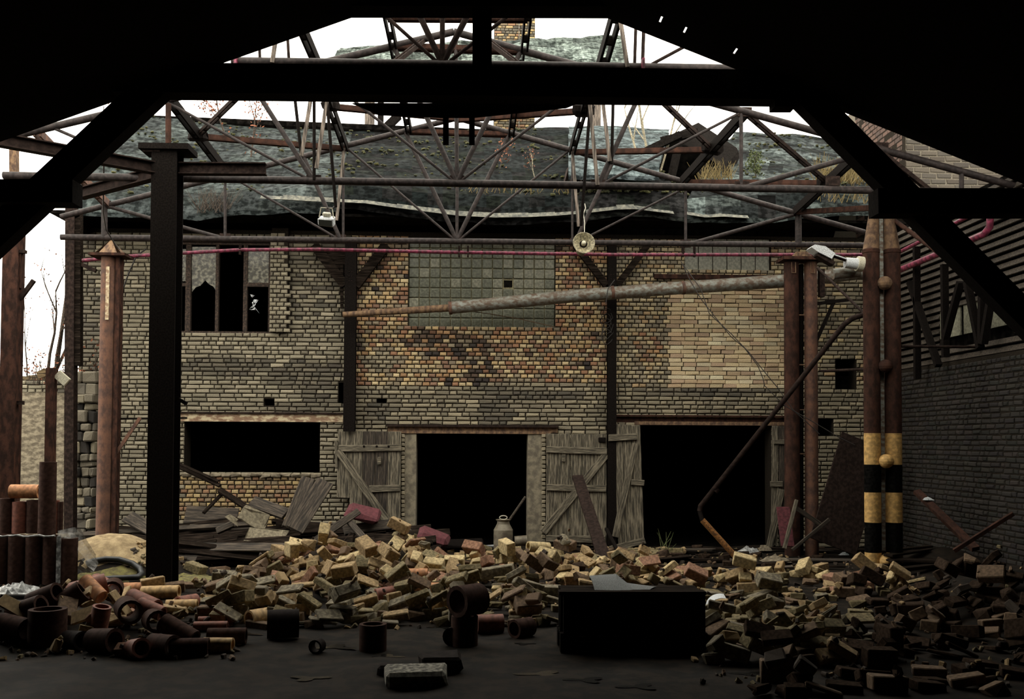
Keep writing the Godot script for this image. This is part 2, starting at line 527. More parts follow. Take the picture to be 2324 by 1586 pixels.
# zone(px, py, g) -> [palette, bond, proud]; bond 0 headers, 1 mixed, 2 stretchers; empty = no brick here
func brick_skin(parent: Node3D, t: Transform3D, width: float, y0: float, y1: float, holes: Array, zone: Callable, seed_: int, course := 0.0715, singles := 300):
	var g := RandomNumberGenerator.new()
	g.seed = seed_
	var list := []
	var ny := int((y1 - y0) / course)
	for j in ny:
		var yc := y0 + (j + 0.5) * course
		var segs := [[0.0, width]]
		for r in holes:
			if yc > r.position.y and yc < r.end.y:
				var out := []
				for s in segs:
					if r.end.x <= s[0] or r.position.x >= s[1]:
						out.append(s); continue
					if r.position.x > s[0]: out.append([s[0], r.position.x])
					if r.end.x < s[1]: out.append([r.end.x, s[1]])
				segs = out
		for s in segs:
			var x: float = s[0]
			var first := true
			var alt := j % 2
			while x < s[1] - 0.025:
				var pp := proj(t * Vector3(x + 0.06, yc, 0))
				var zn = zone.call(pp.x, pp.y, g)
				var l := 0.118
				if zn.size():
					if zn[1] == 1:
						l = 0.232 if g.randf() < (0.55 if yc < 2.6 else 0.36) else 0.122
					elif zn[1] == 2:
						l = 0.232
					elif zn[1] == 3:
						l = 0.3
				if first:
					l *= 0.5 if j % 2 == 0 else 1.0
					first = false
				l *= g.randf_range(0.95, 1.05)
				var w: float = minf(l, s[1] - x)
				if s[1] - x - w < 0.03: w = s[1] - x
				if zn.size():
					list.append([x + w / 2, yc, w - (0.016 if zn[1] != 2 else 0.011), zn])
				x += w
				alt = 1 - alt
	var order := range(list.size())
	order.sort_custom(func(a, b): return list[a][2] > list[b][2] + (0.0 if a > b else 1e-6))
	var own := {}
	if list.size() <= singles:
		for i in order: own[i] = true
	else:                          # the largest ones, spread over the wall
		var pool := order.slice(0, mini(order.size(), singles * 4))
		for q in singles:
			own[pool[int(q * pool.size() / float(singles))]] = true
	var rest := MB.new()
	var bh := course - 0.0145
	for i in list.size():
		var b = list[i]
		var proud: float = g.randf_range(-0.004, 0.006) + b[3][2]
		var tilt := Basis(Vector3.FORWARD, g.randf_range(-0.012, 0.012))
		var tt := t * Transform3D(tilt, Vector3(b[0], b[1] + g.randf_range(-0.002, 0.002), proud))
		var pi: int = g.randi() % PAL[b[3][0]].size()
		if own.has(i):
			var ms := brick_mesh(b[2], bh if b[3][1] != 2 else bh + 0.006, g.randi() % 4)
			var wb := snappedf(b[2], 0.02)
			placed(parent, "brick", ms, pal_mat(b[3][0], pi), tt.scaled_local(Vector3(b[2] / wb, 1, 1)))
		else:
			var cc: Color = PAL[b[3][0]][pi]
			var k := g.randf_range(0.9, 1.08)
			rest.col = Color(cc.r * k, cc.g * k, cc.b * k).srgb_to_linear()
			face_brick(rest, tt, b[2], bh if b[3][1] != 2 else bh + 0.006, 0.0, 0.03, 0.011 if b[3][1] != 2 else 0.005, g)
	if rest.v.size():
		part(parent, "brick_field", rest, M.brick_field, "", "stuff")

func frect(x0: float, y0: float, x1: float, y1: float, z := ZF) -> Rect2:      # a pixel rectangle on the facade
	var a := W(x0, (y0 + y1) / 2, z).x; var b := W(x1, (y0 + y1) / 2, z).x
	var t := W((x0 + x1) / 2, y0, z).y; var u := W((x0 + x1) / 2, y1, z).y
	return Rect2(a, u, b - a, t - u)
func fbox(mb: MB, r: Rect2, z0: float, z1: float):
	mb.box(Vector3(r.position.x, r.position.y, z0), Vector3(r.end.x, r.end.y, z1))
var stain := FastNoiseLite.new()
func near(px: float, py: float, x: float, y: float, rx: float, ry: float) -> bool:
	return Vector2((px - x) / rx, (py - y) / ry).length() + 0.45 * stain.get_noise_2d(px * 1.3, py * 1.3) < 0.8

func build_facade():
	var top := W(1100, 528, ZF).y
	var attic := W(1100, 492, ZF).y
	# openings, as the photograph shows them
	var win_a := frect(352, 548, 614, 757)
	var open_b := frect(418, 957, 725, 1075)
	var win_c := frect(927, 540, 1260, 744)
	var door_d := frect(918, 980, 1224, 1262)
	var door_e := frect(1452, 962, 1751, 1266)
	var win_s := frect(1555, 540, 1750, 613)
	var hole_1 := frect(599, 905, 622, 920)
	var hole_2 := frect(855, 901, 877, 914)
	var hole_3 := frect(768, 868, 784, 918)
	var hole_4 := frect(1897, 812, 1944, 884)
	var hole_5 := frect(1856, 950, 1892, 988)
	var lintel_d := frect(880, 966, 1266, 981)
	var lintel_e := frect(1392, 944, 1782, 962)
	var lintel_b := frect(404, 938, 782, 957)
	var holes := [win_a, open_b, win_c, door_d, door_e, win_s, hole_1, hole_2, hole_3, hole_4, hole_5]
	var skinholes := holes + [lintel_d, lintel_e, lintel_b]
	var xl := W(178, 800, ZF).x
	var x1 := W(795, 800, ZF).x
	var x2 := W(1387, 800, ZF).x
	var xr := 7.35
	var zone_left := func(px: float, py: float, g):
		if py > 1080 and px > 402 and px < 706: return ["infill", 0, -0.004]
		if px > 617 and px < 656 and py < 752: return ["left", 0, 0.1]
		if px > 656 and py < 752: return ["left_dark" if g.randf() < 0.4 else "left", 1, 0.0]
		if near(px, py, 520, 835, 160, 26) or near(px, py, 690, 850, 110, 45) or near(px, py, 690, 925, 120, 30) or near(px, py, 600, 1120, 90, 30) or px < 222: return ["left_dark", 1, 0.0]  # the end strip by the corner gets dark bricks for its shade
		return ["left", 1, 0.0]
	var zone_mid := func(px: float, py: float, g):
		if py > 872:
			if near(px, py, 1120, 930, 50, 90) or near(px, py, 860, 930, 30, 40) or near(px, py, 1250, 900, 120, 14): return ["lower_dark", 1, 0.0]
			return ["lower", 1, 0.0]
		if near(px, py, 960, 775, 70, 40) or near(px, py, 1050, 790, 80, 40) or near(px, py, 1090, 850, 40, 60) or g.randf() < 0.07: return ["upper_dark" if g.randf() < 0.6 else "upper", 0, 0.0]
		if near(px, py, 860, 820, 50, 26): return ["lower", 0, 0.0]
		return ["upper", 0, 0.0]
	var zone_right := func(px: float, py: float, g):
		if px > 1517 and px < 1781 and py > 632 and py < 877: return ["filled", 2, -0.005]
		if py > 877: return ["lower_dark" if near(px, py, 1600, 890, 200, 14) else "lower", 1, 0.0]
		if px > 1860: return ["right" if g.randf() < 0.5 else "lower", 1, 0.0]
		return ["upper" if near(px, py, 1470, 800, 40, 50) else "right", 0, 0.0]
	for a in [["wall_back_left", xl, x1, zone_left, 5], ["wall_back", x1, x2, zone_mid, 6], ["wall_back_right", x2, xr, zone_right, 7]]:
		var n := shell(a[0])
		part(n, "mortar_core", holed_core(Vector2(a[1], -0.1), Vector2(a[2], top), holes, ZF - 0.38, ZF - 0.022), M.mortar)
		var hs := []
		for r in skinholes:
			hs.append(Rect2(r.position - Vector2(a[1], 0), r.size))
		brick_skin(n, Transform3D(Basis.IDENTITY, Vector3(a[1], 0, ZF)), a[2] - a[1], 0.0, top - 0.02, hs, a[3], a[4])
	# pilaster beside the upper window
	var mb := MB.new()
	fbox(mb, frect(618, 520, 655, 752), ZF - 0.01, ZF + 0.085)
	struct("trim_1", mb, M.mortar)
	# dark rooms behind the openings
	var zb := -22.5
	mb = MB.new(); mb.box(Vector3(xl, -0.1, zb - 0.3), Vector3(xr, attic, zb)); struct("wall_inside_back", mb, M.near_black)
	mb = MB.new(); mb.box(Vector3(xl, -0.1, zb), Vector3(xl + 0.3, attic, ZF - 0.38)); struct("wall_inside_left", mb, M.near_black)
	mb = MB.new(); mb.box(Vector3(xr - 0.3, -0.1, zb), Vector3(xr, attic, ZF - 0.38)); struct("wall_inside_right", mb, M.near_black)
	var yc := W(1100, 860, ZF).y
	mb = MB.new(); mb.box(Vector3(xl + 0.3, yc - 0.12, zb), Vector3(xr - 0.3, yc + 0.12, ZF - 0.38)); struct("ceiling_inside", mb, M.near_black)
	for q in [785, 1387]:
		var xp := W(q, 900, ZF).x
		mb = MB.new(); mb.box(Vector3(xp - 0.12, -0.1, zb), Vector3(xp + 0.12, yc - 0.12, ZF - 0.38)); struct("wall_partition", mb, M.near_black)
	mb = MB.new(); mb.box(Vector3(xl + 0.3, top - 0.15, zb), Vector3(xr - 0.3, top - 0.02, ZF - 0.9)); struct("ceiling_attic", mb, M.near_black)
	# lintels
	var n2 := thing("window_lintel", "chipped white lintel over the wide low opening without a door", "lintel")
	mb = MB.new(); fbox(mb, lintel_b, ZF - 0.2, ZF + 0.012); part(n2, "beam", mb, M.lintel_white)
	mb = MB.new(); fbox(mb, frect(398, 935, 784, 939), ZF - 0.1, ZF + 0.04); part(n2, "flange", mb, M.steel_dark)
	n2 = thing("door_lintel", "rusty steel channel lintel over the doorway with two open plank doors", "lintel")
	mb = MB.new(); fbox(mb, lintel_d, ZF - 0.2, ZF - 0.005); part(n2, "web", mb, M.rust_buff)
	mb = MB.new(); fbox(mb, frect(878, 964, 1266, 969), ZF - 0.1, ZF + 0.05); part(n2, "flange", mb, M.steel_dark)
	mb = MB.new(); fbox(mb, frect(886, 978, 1250, 984), ZF - 0.1, ZF + 0.05); part(n2, "flange", mb, M.rust_buff)
	n2 = thing("door_lintel", "long dark rusty steel lintel over the doorway below the walled-up panel", "lintel")
	mb = MB.new(); fbox(mb, lintel_e, ZF - 0.2, ZF - 0.01); part(n2, "web", mb, M.rust_dark)
	mb = MB.new(); fbox(mb, frect(1390, 942, 1782, 946), ZF - 0.1, ZF + 0.05); part(n2, "flange", mb, M.rust_dark)
	mb = MB.new(); fbox(mb, frect(1440, 957, 1782, 965), ZF - 0.1, ZF + 0.05); part(n2, "flange", mb, M.rust_buff)
	mb = MB.new(); fbox(mb, frect(1484, 624, 1781, 634), ZF - 0.1, ZF + 0.05); single("steel_strip", mb, M.rust_dark, "flat rusty steel strip above the walled-up pale brick panel", "lintel")
	# sill of the wide opening
	mb = MB.new()
	var sr := frect(412, 1073, 728, 1081)
	for i in 14:
		var w := sr.size.x / 14.0
		mb.rock(Transform3D(Basis.IDENTITY, Vector3(sr.position.x + (i + 0.5) * w, sr.position.y + 0.02 + rng.randf_range(-0.01, 0.012), ZF - 0.1)), Vector3(w * 1.03, 0.07, 0.26), 0.015, 0.012, rng)
	single("window_sill", mb, M.plaster, "crumbling pale mortar sill of the wide dark opening", "sill")
	# jambs of the middle doorway
	for a in [[918, 944, "left"], [1197, 1231, "right"]]:
		mb = MB.new()
		fbox(mb, frect(a[0], 984, a[1], 1262), ZF - 0.36, ZF + 0.03)
		struct("trim_2", mb, M.plaster_grey)
	# quoins along the jambs: stacked headers seen beside the doors
	var quo := shell("trim_3")
	for a in [[911, 919], [1229, 1238], [1384, 1391]]:
		for j in 27:
			var r := frect(a[0], 985 + j * 9.9, a[1], 993 + j * 9.9)
			mb = MB.new()
			mb.rock(Transform3D(Basis.IDENTITY, Vector3(r.get_center().x, r.get_center().y, ZF + 0.02)), Vector3(r.size.x, r.size.y, 0.08), 0.008, 0.003, rng)
			part(quo, "brick", mb, pal_mat("lower", j % 5))

func build_windows():
	# upper left window: steel frame with four lights, some glass left
	var zf := ZF - 0.1
	var n := shell("window_1")
	var fr := func(x0, y0, x1, y1, nm = "mullion"):
		var mb := MB.new(); fbox(mb, frect(x0, y0, x1, y1, zf), zf - 0.05, zf + 0.03); return part(n, nm, mb, M.frame_brown)
	fr.call(352, 548, 617, 556, "head")
	fr.call(352, 752, 617, 758, "sill")
	for x in [[352, 358], [422, 434], [490, 497], [553, 562], [610, 617]]:
		fr.call(x[0], 556, x[1], 752)
	fr.call(562, 642, 610, 651, "transom")
	fr.call(404, 642, 422, 650, "transom")
	var pane := func(pts: Array):
		var mb := MB.new()
		var P := []
		for q in pts: P.append(W(q[0], q[1], zf))
		for i in range(1, P.size() - 1):
			mb.tri(P[0], P[i], P[i + 1], Vector3.BACK)
			var o := Vector3(0, 0, -0.006)
			mb.tri(P[0] + o, P[i] + o, P[i + 1] + o, Vector3.FORWARD)
		return part(n, "pane", mb, M.pane)
	pane.call([[461, 560], [490, 560], [490, 660], [484, 650], [474, 645], [466, 636]])
	pane.call([[461, 560], [466, 636], [455, 648], [444, 652], [436, 662], [434, 560]])
	pane.call([[562, 565], [610, 565], [610, 642], [562, 642]])
	pane.call([[404, 565], [422, 565], [422, 638], [404, 638]])
	for a in [[576, 688, 7, 15, "crumpled clear plastic caught in the broken steel-framed window"], [632, 590, 0, 0, ""]]:
		if a[2] == 0: continue
		var ms := MB.new()
		var gg := RandomNumberGenerator.new(); gg.seed = 3
		for k in 14:
			var p := W(a[0] + gg.randf_range(-a[2], a[2]), a[1] + gg.randf_range(-a[3], a[3]), ZF - 0.06)
			var q := p + Vector3(gg.randf_range(-0.06, 0.06), gg.randf_range(-0.08, 0.08), gg.randf_range(-0.02, 0.04))
			var r3 := p + Vector3(gg.randf_range(-0.06, 0.06), gg.randf_range(-0.08, 0.08), gg.randf_range(-0.02, 0.04))
			ms.tri(p, q, r3, Vector3.BACK)
		single("plastic_scrap", ms, M.paper_white, a[4], "scrap")
	# middle window of glass blocks
	var c := shell("window_2")
	var r := frect(927, 540, 1260, 744)
	var mb := MB.new(); fbox(mb, r, ZF - 0.3, ZF - 0.085); part(c, "grout", mb, M.grout)
	var nx := 14; var nyy := 9
	var bw := r.size.x / nx; var bh := r.size.y / nyy
	var ms := []
	for k in 3:
		var g := RandomNumberGenerator.new(); g.seed = k
		mb = MB.new()
		mb.rock(Transform3D.IDENTITY, Vector3(bw - 0.014, bh - 0.014, 0.05), 0.01, 0.001, g)
		for q in 9:                                # horizontal ribs pressed into the glass
			var yy := (q - 4) * (bh - 0.05) / 9.0
			mb.bar(Vector3(-bw / 2 + 0.022, yy, 0.025), Vector3(bw / 2 - 0.022, yy, 0.025), 0.008, 0.006)
		ms.append(mb.mesh())
	for i in nx:
		for j in nyy:
			if i == 9 and j == 4: continue                       # broken out
			var p := Vector3(r.position.x + (i + 0.5) * bw, r.position.y + (j + 0.5) * bh, ZF - 0.075 + rng.randf_range(-0.004, 0.004))
			var pale := (i > 7 and j > 2 and rng.randf() < 0.7) or rng.randf() < 0.12
			placed(c, "glass_block", ms[(i * 3 + j) % 3], M.glass_block_pale if pale else M.glass_block, Transform3D(Basis.IDENTITY, p))
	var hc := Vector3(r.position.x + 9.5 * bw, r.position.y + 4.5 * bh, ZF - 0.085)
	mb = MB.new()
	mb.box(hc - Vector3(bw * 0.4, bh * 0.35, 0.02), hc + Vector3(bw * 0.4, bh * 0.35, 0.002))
	part(c, "dark_hole_patch", mb, M.near_black)  # dark patch on the grout stands in for the shaded hole
	# narrow pale glazed strip over the walled-up panel
	var s := shell("window_3")
	r = frect(1555, 540, 1750, 613)
	var k := 0
	while k < 6:
		var w := r.size.x / 6
		mb = MB.new()
		mb.box(Vector3(r.position.x + k * w + 0.008, r.position.y, ZF - 0.12), Vector3(r.position.x + (k + 1) * w - 0.008, r.end.y, ZF - 0.09))
		part(s, "pane", mb, M.glass_block_pale)
		k += 1
	mb = MB.new(); fbox(mb, r, ZF - 0.2, ZF - 0.125); part(s, "backing", mb, M.frame_brown)

func build_wall_posts():
	for a in [[782, 808, 545, 981, 0, "dark riveted steel post between the steel-framed window and the glass-block window"], [1378, 1398, 545, 1262, 1, "dark steel post between the glass-block window and the walled-up brick panel"]]:
		var n := thing("wall_post", a[5], "post", "steel posts in front of the brick front")
		var x := W((a[0] + a[1]) / 2.0, 800, ZF + 0.08).x
		var w: float = (a[1] - a[0]) / 137.0
		var mb := MB.new()
		mb.ibeam(Vector3(x, W(1100, a[3], ZF).y, ZF + 0.09), Vector3(x, W(1100, a[2], ZF).y, ZF + 0.09), w, 0.14, 0.014, Vector3.BACK)
		var shaft := part(n, "shaft", mb, M.steel_black)
		for k in 3:
			for sx in [-1, 1]:
				mb = MB.new()
				mb.lathe(Transform3D(Basis(Vector3.RIGHT, PI / 2), Vector3(x + sx * 0.022, W(1100, 624 + k * 10, ZF).y, ZF + 0.16)), [Vector2(0, 0.012), Vector2(0.008, 0.008), Vector2(0.011, 0)], 6)
				part(shaft, "rivet", mb, M.steel_dark)
		# spreading knee braces under the eaves
		for s in [-1, 1]:
			mb = MB.new()
			var px: float = (a[0] + a[1]) / 2.0
			var b0 := W(px + s * 12, 648, ZF + 0.1); var b1 := W(px + s * 82, 556, ZF + 0.1)
			mb.bar(b0, b1, 0.1, 0.16 if a[4] == 0 else 0.11, Vector3.UP)
			part(n, "knee_brace", mb, M.wood_dark)
		if a[4] == 0:
			mb = MB.new()
			var P := [W(712, 566, ZF + 0.05), W(786, 566, ZF + 0.05), W(786, 652, ZF + 0.05), W(775, 640, ZF + 0.05)]
			var Q := []
			for p in P: Q.append(p + Vector3(0, 0, 0.03))
			mb.hexa(P + Q)
			part(n, "gusset_board", mb, M.wood_dark)
			mb = MB.new()
			mb.bar(W(776, 600, ZF + 0.1), W(776, 700, ZF + 0.1), 0.05, 0.05)
			part(n, "side_batten", mb, M.wood_dark)

# ---------------------------------------------------------------- the setting
func sheet(rows: Array, thick: float, colf: Callable, amp := 0.03) -> MB:      # a ruled, slightly uneven skin through rows of points
	var mb := MB.new()
	var nz := FastNoiseLite.new(); nz.seed = 9; nz.frequency = 0.9
	var grid := []
	for r in rows.size() - 1:
		var steps := maxi(2, int((rows[r][0] as Vector3).distance_to(rows[r + 1][0]) / 0.22))
		for k in steps + (1 if r == rows.size() - 2 else 0):
			var line := []
			for i in rows[r].size() - 1:
				var sub := maxi(1, int((rows[r][i] as Vector3).distance_to(rows[r][i + 1]) / 0.22))
				for q in sub + (1 if i == rows[r].size() - 2 else 0):
					var a: Vector3 = rows[r][i].lerp(rows[r][i + 1], q / float(sub))
					var b: Vector3 = rows[r + 1][i].lerp(rows[r + 1][i + 1], q / float(sub))
					var p := a.lerp(b, k / float(steps))
					line.append(p + Vector3(0, nz.get_noise_2d(p.x, p.z) * amp, nz.get_noise_2d(p.x + 50, p.y * 3) * amp))
			grid.append(line)
	for r in grid.size() - 1:
		for i in mini(grid[r].size(), grid[r + 1].size()) - 1:
			mb.col = colf.call((grid[r][i] + grid[r + 1][i + 1]) / 2)
			var o := Vector3(0, 1, 0.6)
			mb.quad(grid[r][i], grid[r][i + 1], grid[r + 1][i + 1], grid[r + 1][i], o)
			var d := Vector3(0, -thick, 0)
			mb.quad(grid[r][i] + d, grid[r][i + 1] + d, grid[r + 1][i + 1] + d, grid[r + 1][i] + d, -o)
	var d2 := Vector3(0, -thick, 0)
	for i in grid[0].size() - 1:
		mb.quad(grid[0][i], grid[0][i + 1], grid[0][i + 1] + d2, grid[0][i] + d2, Vector3.BACK)
	return mb
func line_at(pts: Array, z: float) -> Array:
	var o := []
	for p in pts: o.append(W(p[0], p[1], z))
	return o

func build_ground():
	var mb := MB.new()
	var x := -11.0
	var step := 0.14
	var cols := []
	var zs := []
	var z := 6.0
	while z > -16.6:
		zs.append(z)
		z -= 1.0 if z > -4 else step
	zs.append(-16.7)
	var xs := []
	while x <= 11.0:
		xs.append(x); x += step
	for zz in zs:
		var l := []
		for xx in xs: l.append(Vector3(xx, yard(xx, zz), zz))
		cols.append(l)
	var nrm := func(p: Vector3) -> Vector3:
		return Vector3(yard(p.x - 0.1, p.z) - yard(p.x + 0.1, p.z), 0.2, yard(p.x, p.z - 0.1) - yard(p.x, p.z + 0.1)).normalized()
	var nn := []
	for l in cols:
		var a := []
		for p in l: a.append(nrm.call(p))
		nn.append(a)
	for i in cols.size() - 1:
		for j in xs.size() - 1:
			mb.tri3(cols[i][j], cols[i][j + 1], cols[i + 1][j + 1], nn[i][j], nn[i][j + 1], nn[i + 1][j + 1])
			mb.tri3(cols[i][j], cols[i + 1][j + 1], cols[i + 1][j], nn[i][j], nn[i + 1][j + 1], nn[i + 1][j])
	struct("floor", mb, M.ground)
	mb = MB.new(); mb.box(Vector3(-60, -0.4, -70), Vector3(60, -0.11, -16.4)); struct("floor_outside", mb, M.ground_far)
	mb = MB.new(); mb.box(Vector3(-60, -0.4, -16.4), Vector3(-11, -0.02, 8)); struct("floor_outside", mb, M.ground_far)
	mb = MB.new(); mb.box(Vector3(11, -0.4, -16.4), Vector3(60, -0.02, 8)); struct("floor_outside", mb, M.ground_far)
	mb = MB.new(); mb.box(Vector3(-11, -0.4, 6), Vector3(11, -0.02, 8)); struct("floor_outside", mb, M.ground_far)
	mb = MB.new(); mb.box(Vector3(-7, -0.3, -22.5), Vector3(7.3, -0.05, -16.45)); struct("floor_inside", mb, M.near_black)

func build_shed():
	# the roof we stand under: two slopes of black boarding, a dark end beam, collar and knee braces
	var L0 := W(530, 135, ZS); var L1 := W(0, 322, ZS)
	var R0 := W(1345, 28, ZS); var R1 := W(2324, 418, ZS)
	var sl := (L0.y - L1.y) / (L0.x - L1.x)
	var sr := (R0.y - R1.y) / (R0.x - R1.x)
	var xr := (R0.y - L0.y + sl * L0.x - sr * R0.x) / (sl - sr)
	var yr := L0.y + sl * (xr - L0.x)
	var zb := 6.0
	var xe := 9.6
	var mb := MB.new()
	var th := Vector3(0, 0.09, 0)
	var lf := func(xx: float) -> float: return yr + sl * (xx - xr)
	var rf := func(xx: float) -> float: return yr + sr * (xx - xr)
	# left slope: boards side by side
	var n := shell("roof_left")
	var k := 0
	var z := ZS
	while z < zb - 0.01:
		var z2 := minf(z + 1.0, zb)
		mb = MB.new()
		var a := Vector3(-xe, lf.call(-xe), 0); var b := Vector3(xr, yr, 0)
		mb.hexa([a + Vector3(0, 0, z), b + Vector3(0, 0, z), b + th + Vector3(0, 0, z), a + th + Vector3(0, 0, z), a + Vector3(0, 0, z2), b + Vector3(0, 0, z2), b + th + Vector3(0, 0, z2), a + th + Vector3(0, 0, z2)])
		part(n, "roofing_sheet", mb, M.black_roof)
		z = z2
	# right slope, with three small slots torn in it
	n = shell("roof_right")
	var slots := []
	for q in [[1500, 45], [1555, 69], [1669, 117]]:
		var d := ray(q[0], q[1])
		var t := (yr - EYE.y + sr * (EYE.x - xr)) / (d.y - sr * d.x)
		slots.append(EYE + d * t)
	z = ZS
	var zc := [ZS, zb]
	for s in slots: zc.append(s.z - 0.075); zc.append(s.z + 0.075)
	zc.sort()
	for i in zc.size() - 1:
		var zm: float = (zc[i] + zc[i + 1]) / 2
		var cuts := [xr, xe]
		for s in slots:
			if absf(zm - s.z) < 0.074:
				cuts.append(s.x - 0.011); cuts.append(s.x + 0.011)
		cuts.sort()
		for j in range(0, cuts.size(), 2):
			var a := Vector3(cuts[j], rf.call(cuts[j]), 0); var b := Vector3(cuts[j + 1], rf.call(cuts[j + 1]), 0)
			var o0 := Vector3(0, 0, zc[i]); var o1 := Vector3(0, 0, zc[i + 1])
			var t2 := Vector3(0, 0.012, 0)
			mb = MB.new()
			mb.hexa([a + o0, b + o0, b + t2 + o0, a + t2 + o0, a + o1, b + o1, b + t2 + o1, a + t2 + o1])
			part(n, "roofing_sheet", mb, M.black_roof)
	# added unseen roof, shaped to shade the corner by the side wall
	mb = MB.new()
	var Q := [Vector3(4.7, 6.3, ZS + 0.3), Vector3(xe, 6.6, ZS + 0.3), Vector3(xe, 6.6, -14.4), Vector3(6.3, 6.45, -14.4), Vector3(4.7, 6.3, -13.0)]
	for i in range(1, 4):
		mb.tri(Q[0], Q[i], Q[i + 1], Vector3.DOWN)
		mb.tri(Q[0] + th, Q[i] + th, Q[i + 1] + th, Vector3.UP)
	for i in 5:
		var j := (i + 1) % 5
		mb.quad(Q[i], Q[j], Q[j] + th, Q[i] + th, (Q[i] + Q[j]) / 2 - Vector3(6.5, 6.4, -11.8))
	struct("roof_added_shade", mb, M.black_roof)
	mb = MB.new(); mb.box(Vector3(xe, 0, -14.4), Vector3(xe + 0.2, 6.6, ZS + 0.3)); struct("wall_added_shade", mb, M.near_black)  # added unseen wall closing the outer side under the shade roof
	# walls that close the shed behind and beside us
	mb = MB.new(); mb.box(Vector3(-xe - 0.2, -0.1, ZS), Vector3(-xe, lf.call(-xe) + 0.15, zb)); struct("wall_shed_left", mb, M.near_black)
	mb = MB.new(); mb.box(Vector3(xe, -0.1, ZS - 2.0), Vector3(xe + 0.2, rf.call(xe) + 0.15, zb)); struct("wall_shed_right", mb, M.near_black)
	mb = MB.new()
	var B := [Vector3(-xe, -0.1, zb), Vector3(xe, -0.1, zb), Vector3(xe, rf.call(xe), zb), Vector3(xr, yr + 0.09, zb), Vector3(-xe, lf.call(-xe), zb)]
	for i in range(1, 4):
		mb.tri(B[0], B[i], B[i + 1], Vector3.FORWARD)
		mb.tri(B[0] + Vector3(0, 0, 0.2), B[i] + Vector3(0, 0, 0.2), B[i + 1] + Vector3(0, 0, 0.2), Vector3.BACK)
	struct("wall_shed_back", mb, M.near_black)
	# timber frame at the mouth
	var zt := ZS + 0.12
	n = thing("roof_frame", "massive black roof frame with collar beam and knee braces at the shed mouth", "roof frame")
	var beam := func(nm: String, x0, y0, x1, y1, w0: float, zz: float, dp := 0.2):
		var m := MB.new()
		m.bar(W(x0, y0, zz), W(x1, y1, zz), dp, w0 * absf(zz) / F)
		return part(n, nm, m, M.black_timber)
	beam.call("collar_beam", 240, 183, 1860, 202, 68, zt, 0.24)
	beam.call("knee_brace", 386, 168, -620, 1111, 66, zt)
	beam.call("knee_brace", 1797, 190, 2900, 1302, 60, zt)
	beam.call("tie_stub", -700, 440, 176, 440, 52, zt + 0.1, 0.26)
	beam.call("tie_stub", 1982, 462, 3000, 462, 58, zt + 0.1, 0.26)
	beam.call("king_post", 1094, 10, 1094, 168, 37, zt)
	beam.call("ridge_beam", 760, 12, 1420, 14, 30, zt, 0.3)
	beam.call("gusset_block", 1752, 232, 1800, 232, 34, zt)
	var mb2 := MB.new()
	var P := [W(800, 236, zt - 0.2), W(1310, 236, zt - 0.2), W(1285, 246, zt - 0.2), W(1075, 268, zt - 0.2)]
	var P2 := []
	for p in P: P2.append(p + Vector3(0, 0, 0.03))
	mb2.hexa(P + P2)
	var P3 := [W(800, 236, zt - 0.2), W(1075, 268, zt - 0.2), W(1005, 268, zt - 0.2), W(860, 262, zt - 0.2)]
	P2 = []
	for p in P3: P2.append(p + Vector3(0, 0, 0.03))
	mb2.hexa(P3 + P2)
	part(n, "hanging_board", mb2, M.black_timber)
	beam.call("peg", 1012, 262, 1012, 328, 11, zt - 0.2, 0.06)
	beam.call("peg", 1071, 262, 1071, 328, 11, zt - 0.2, 0.06)

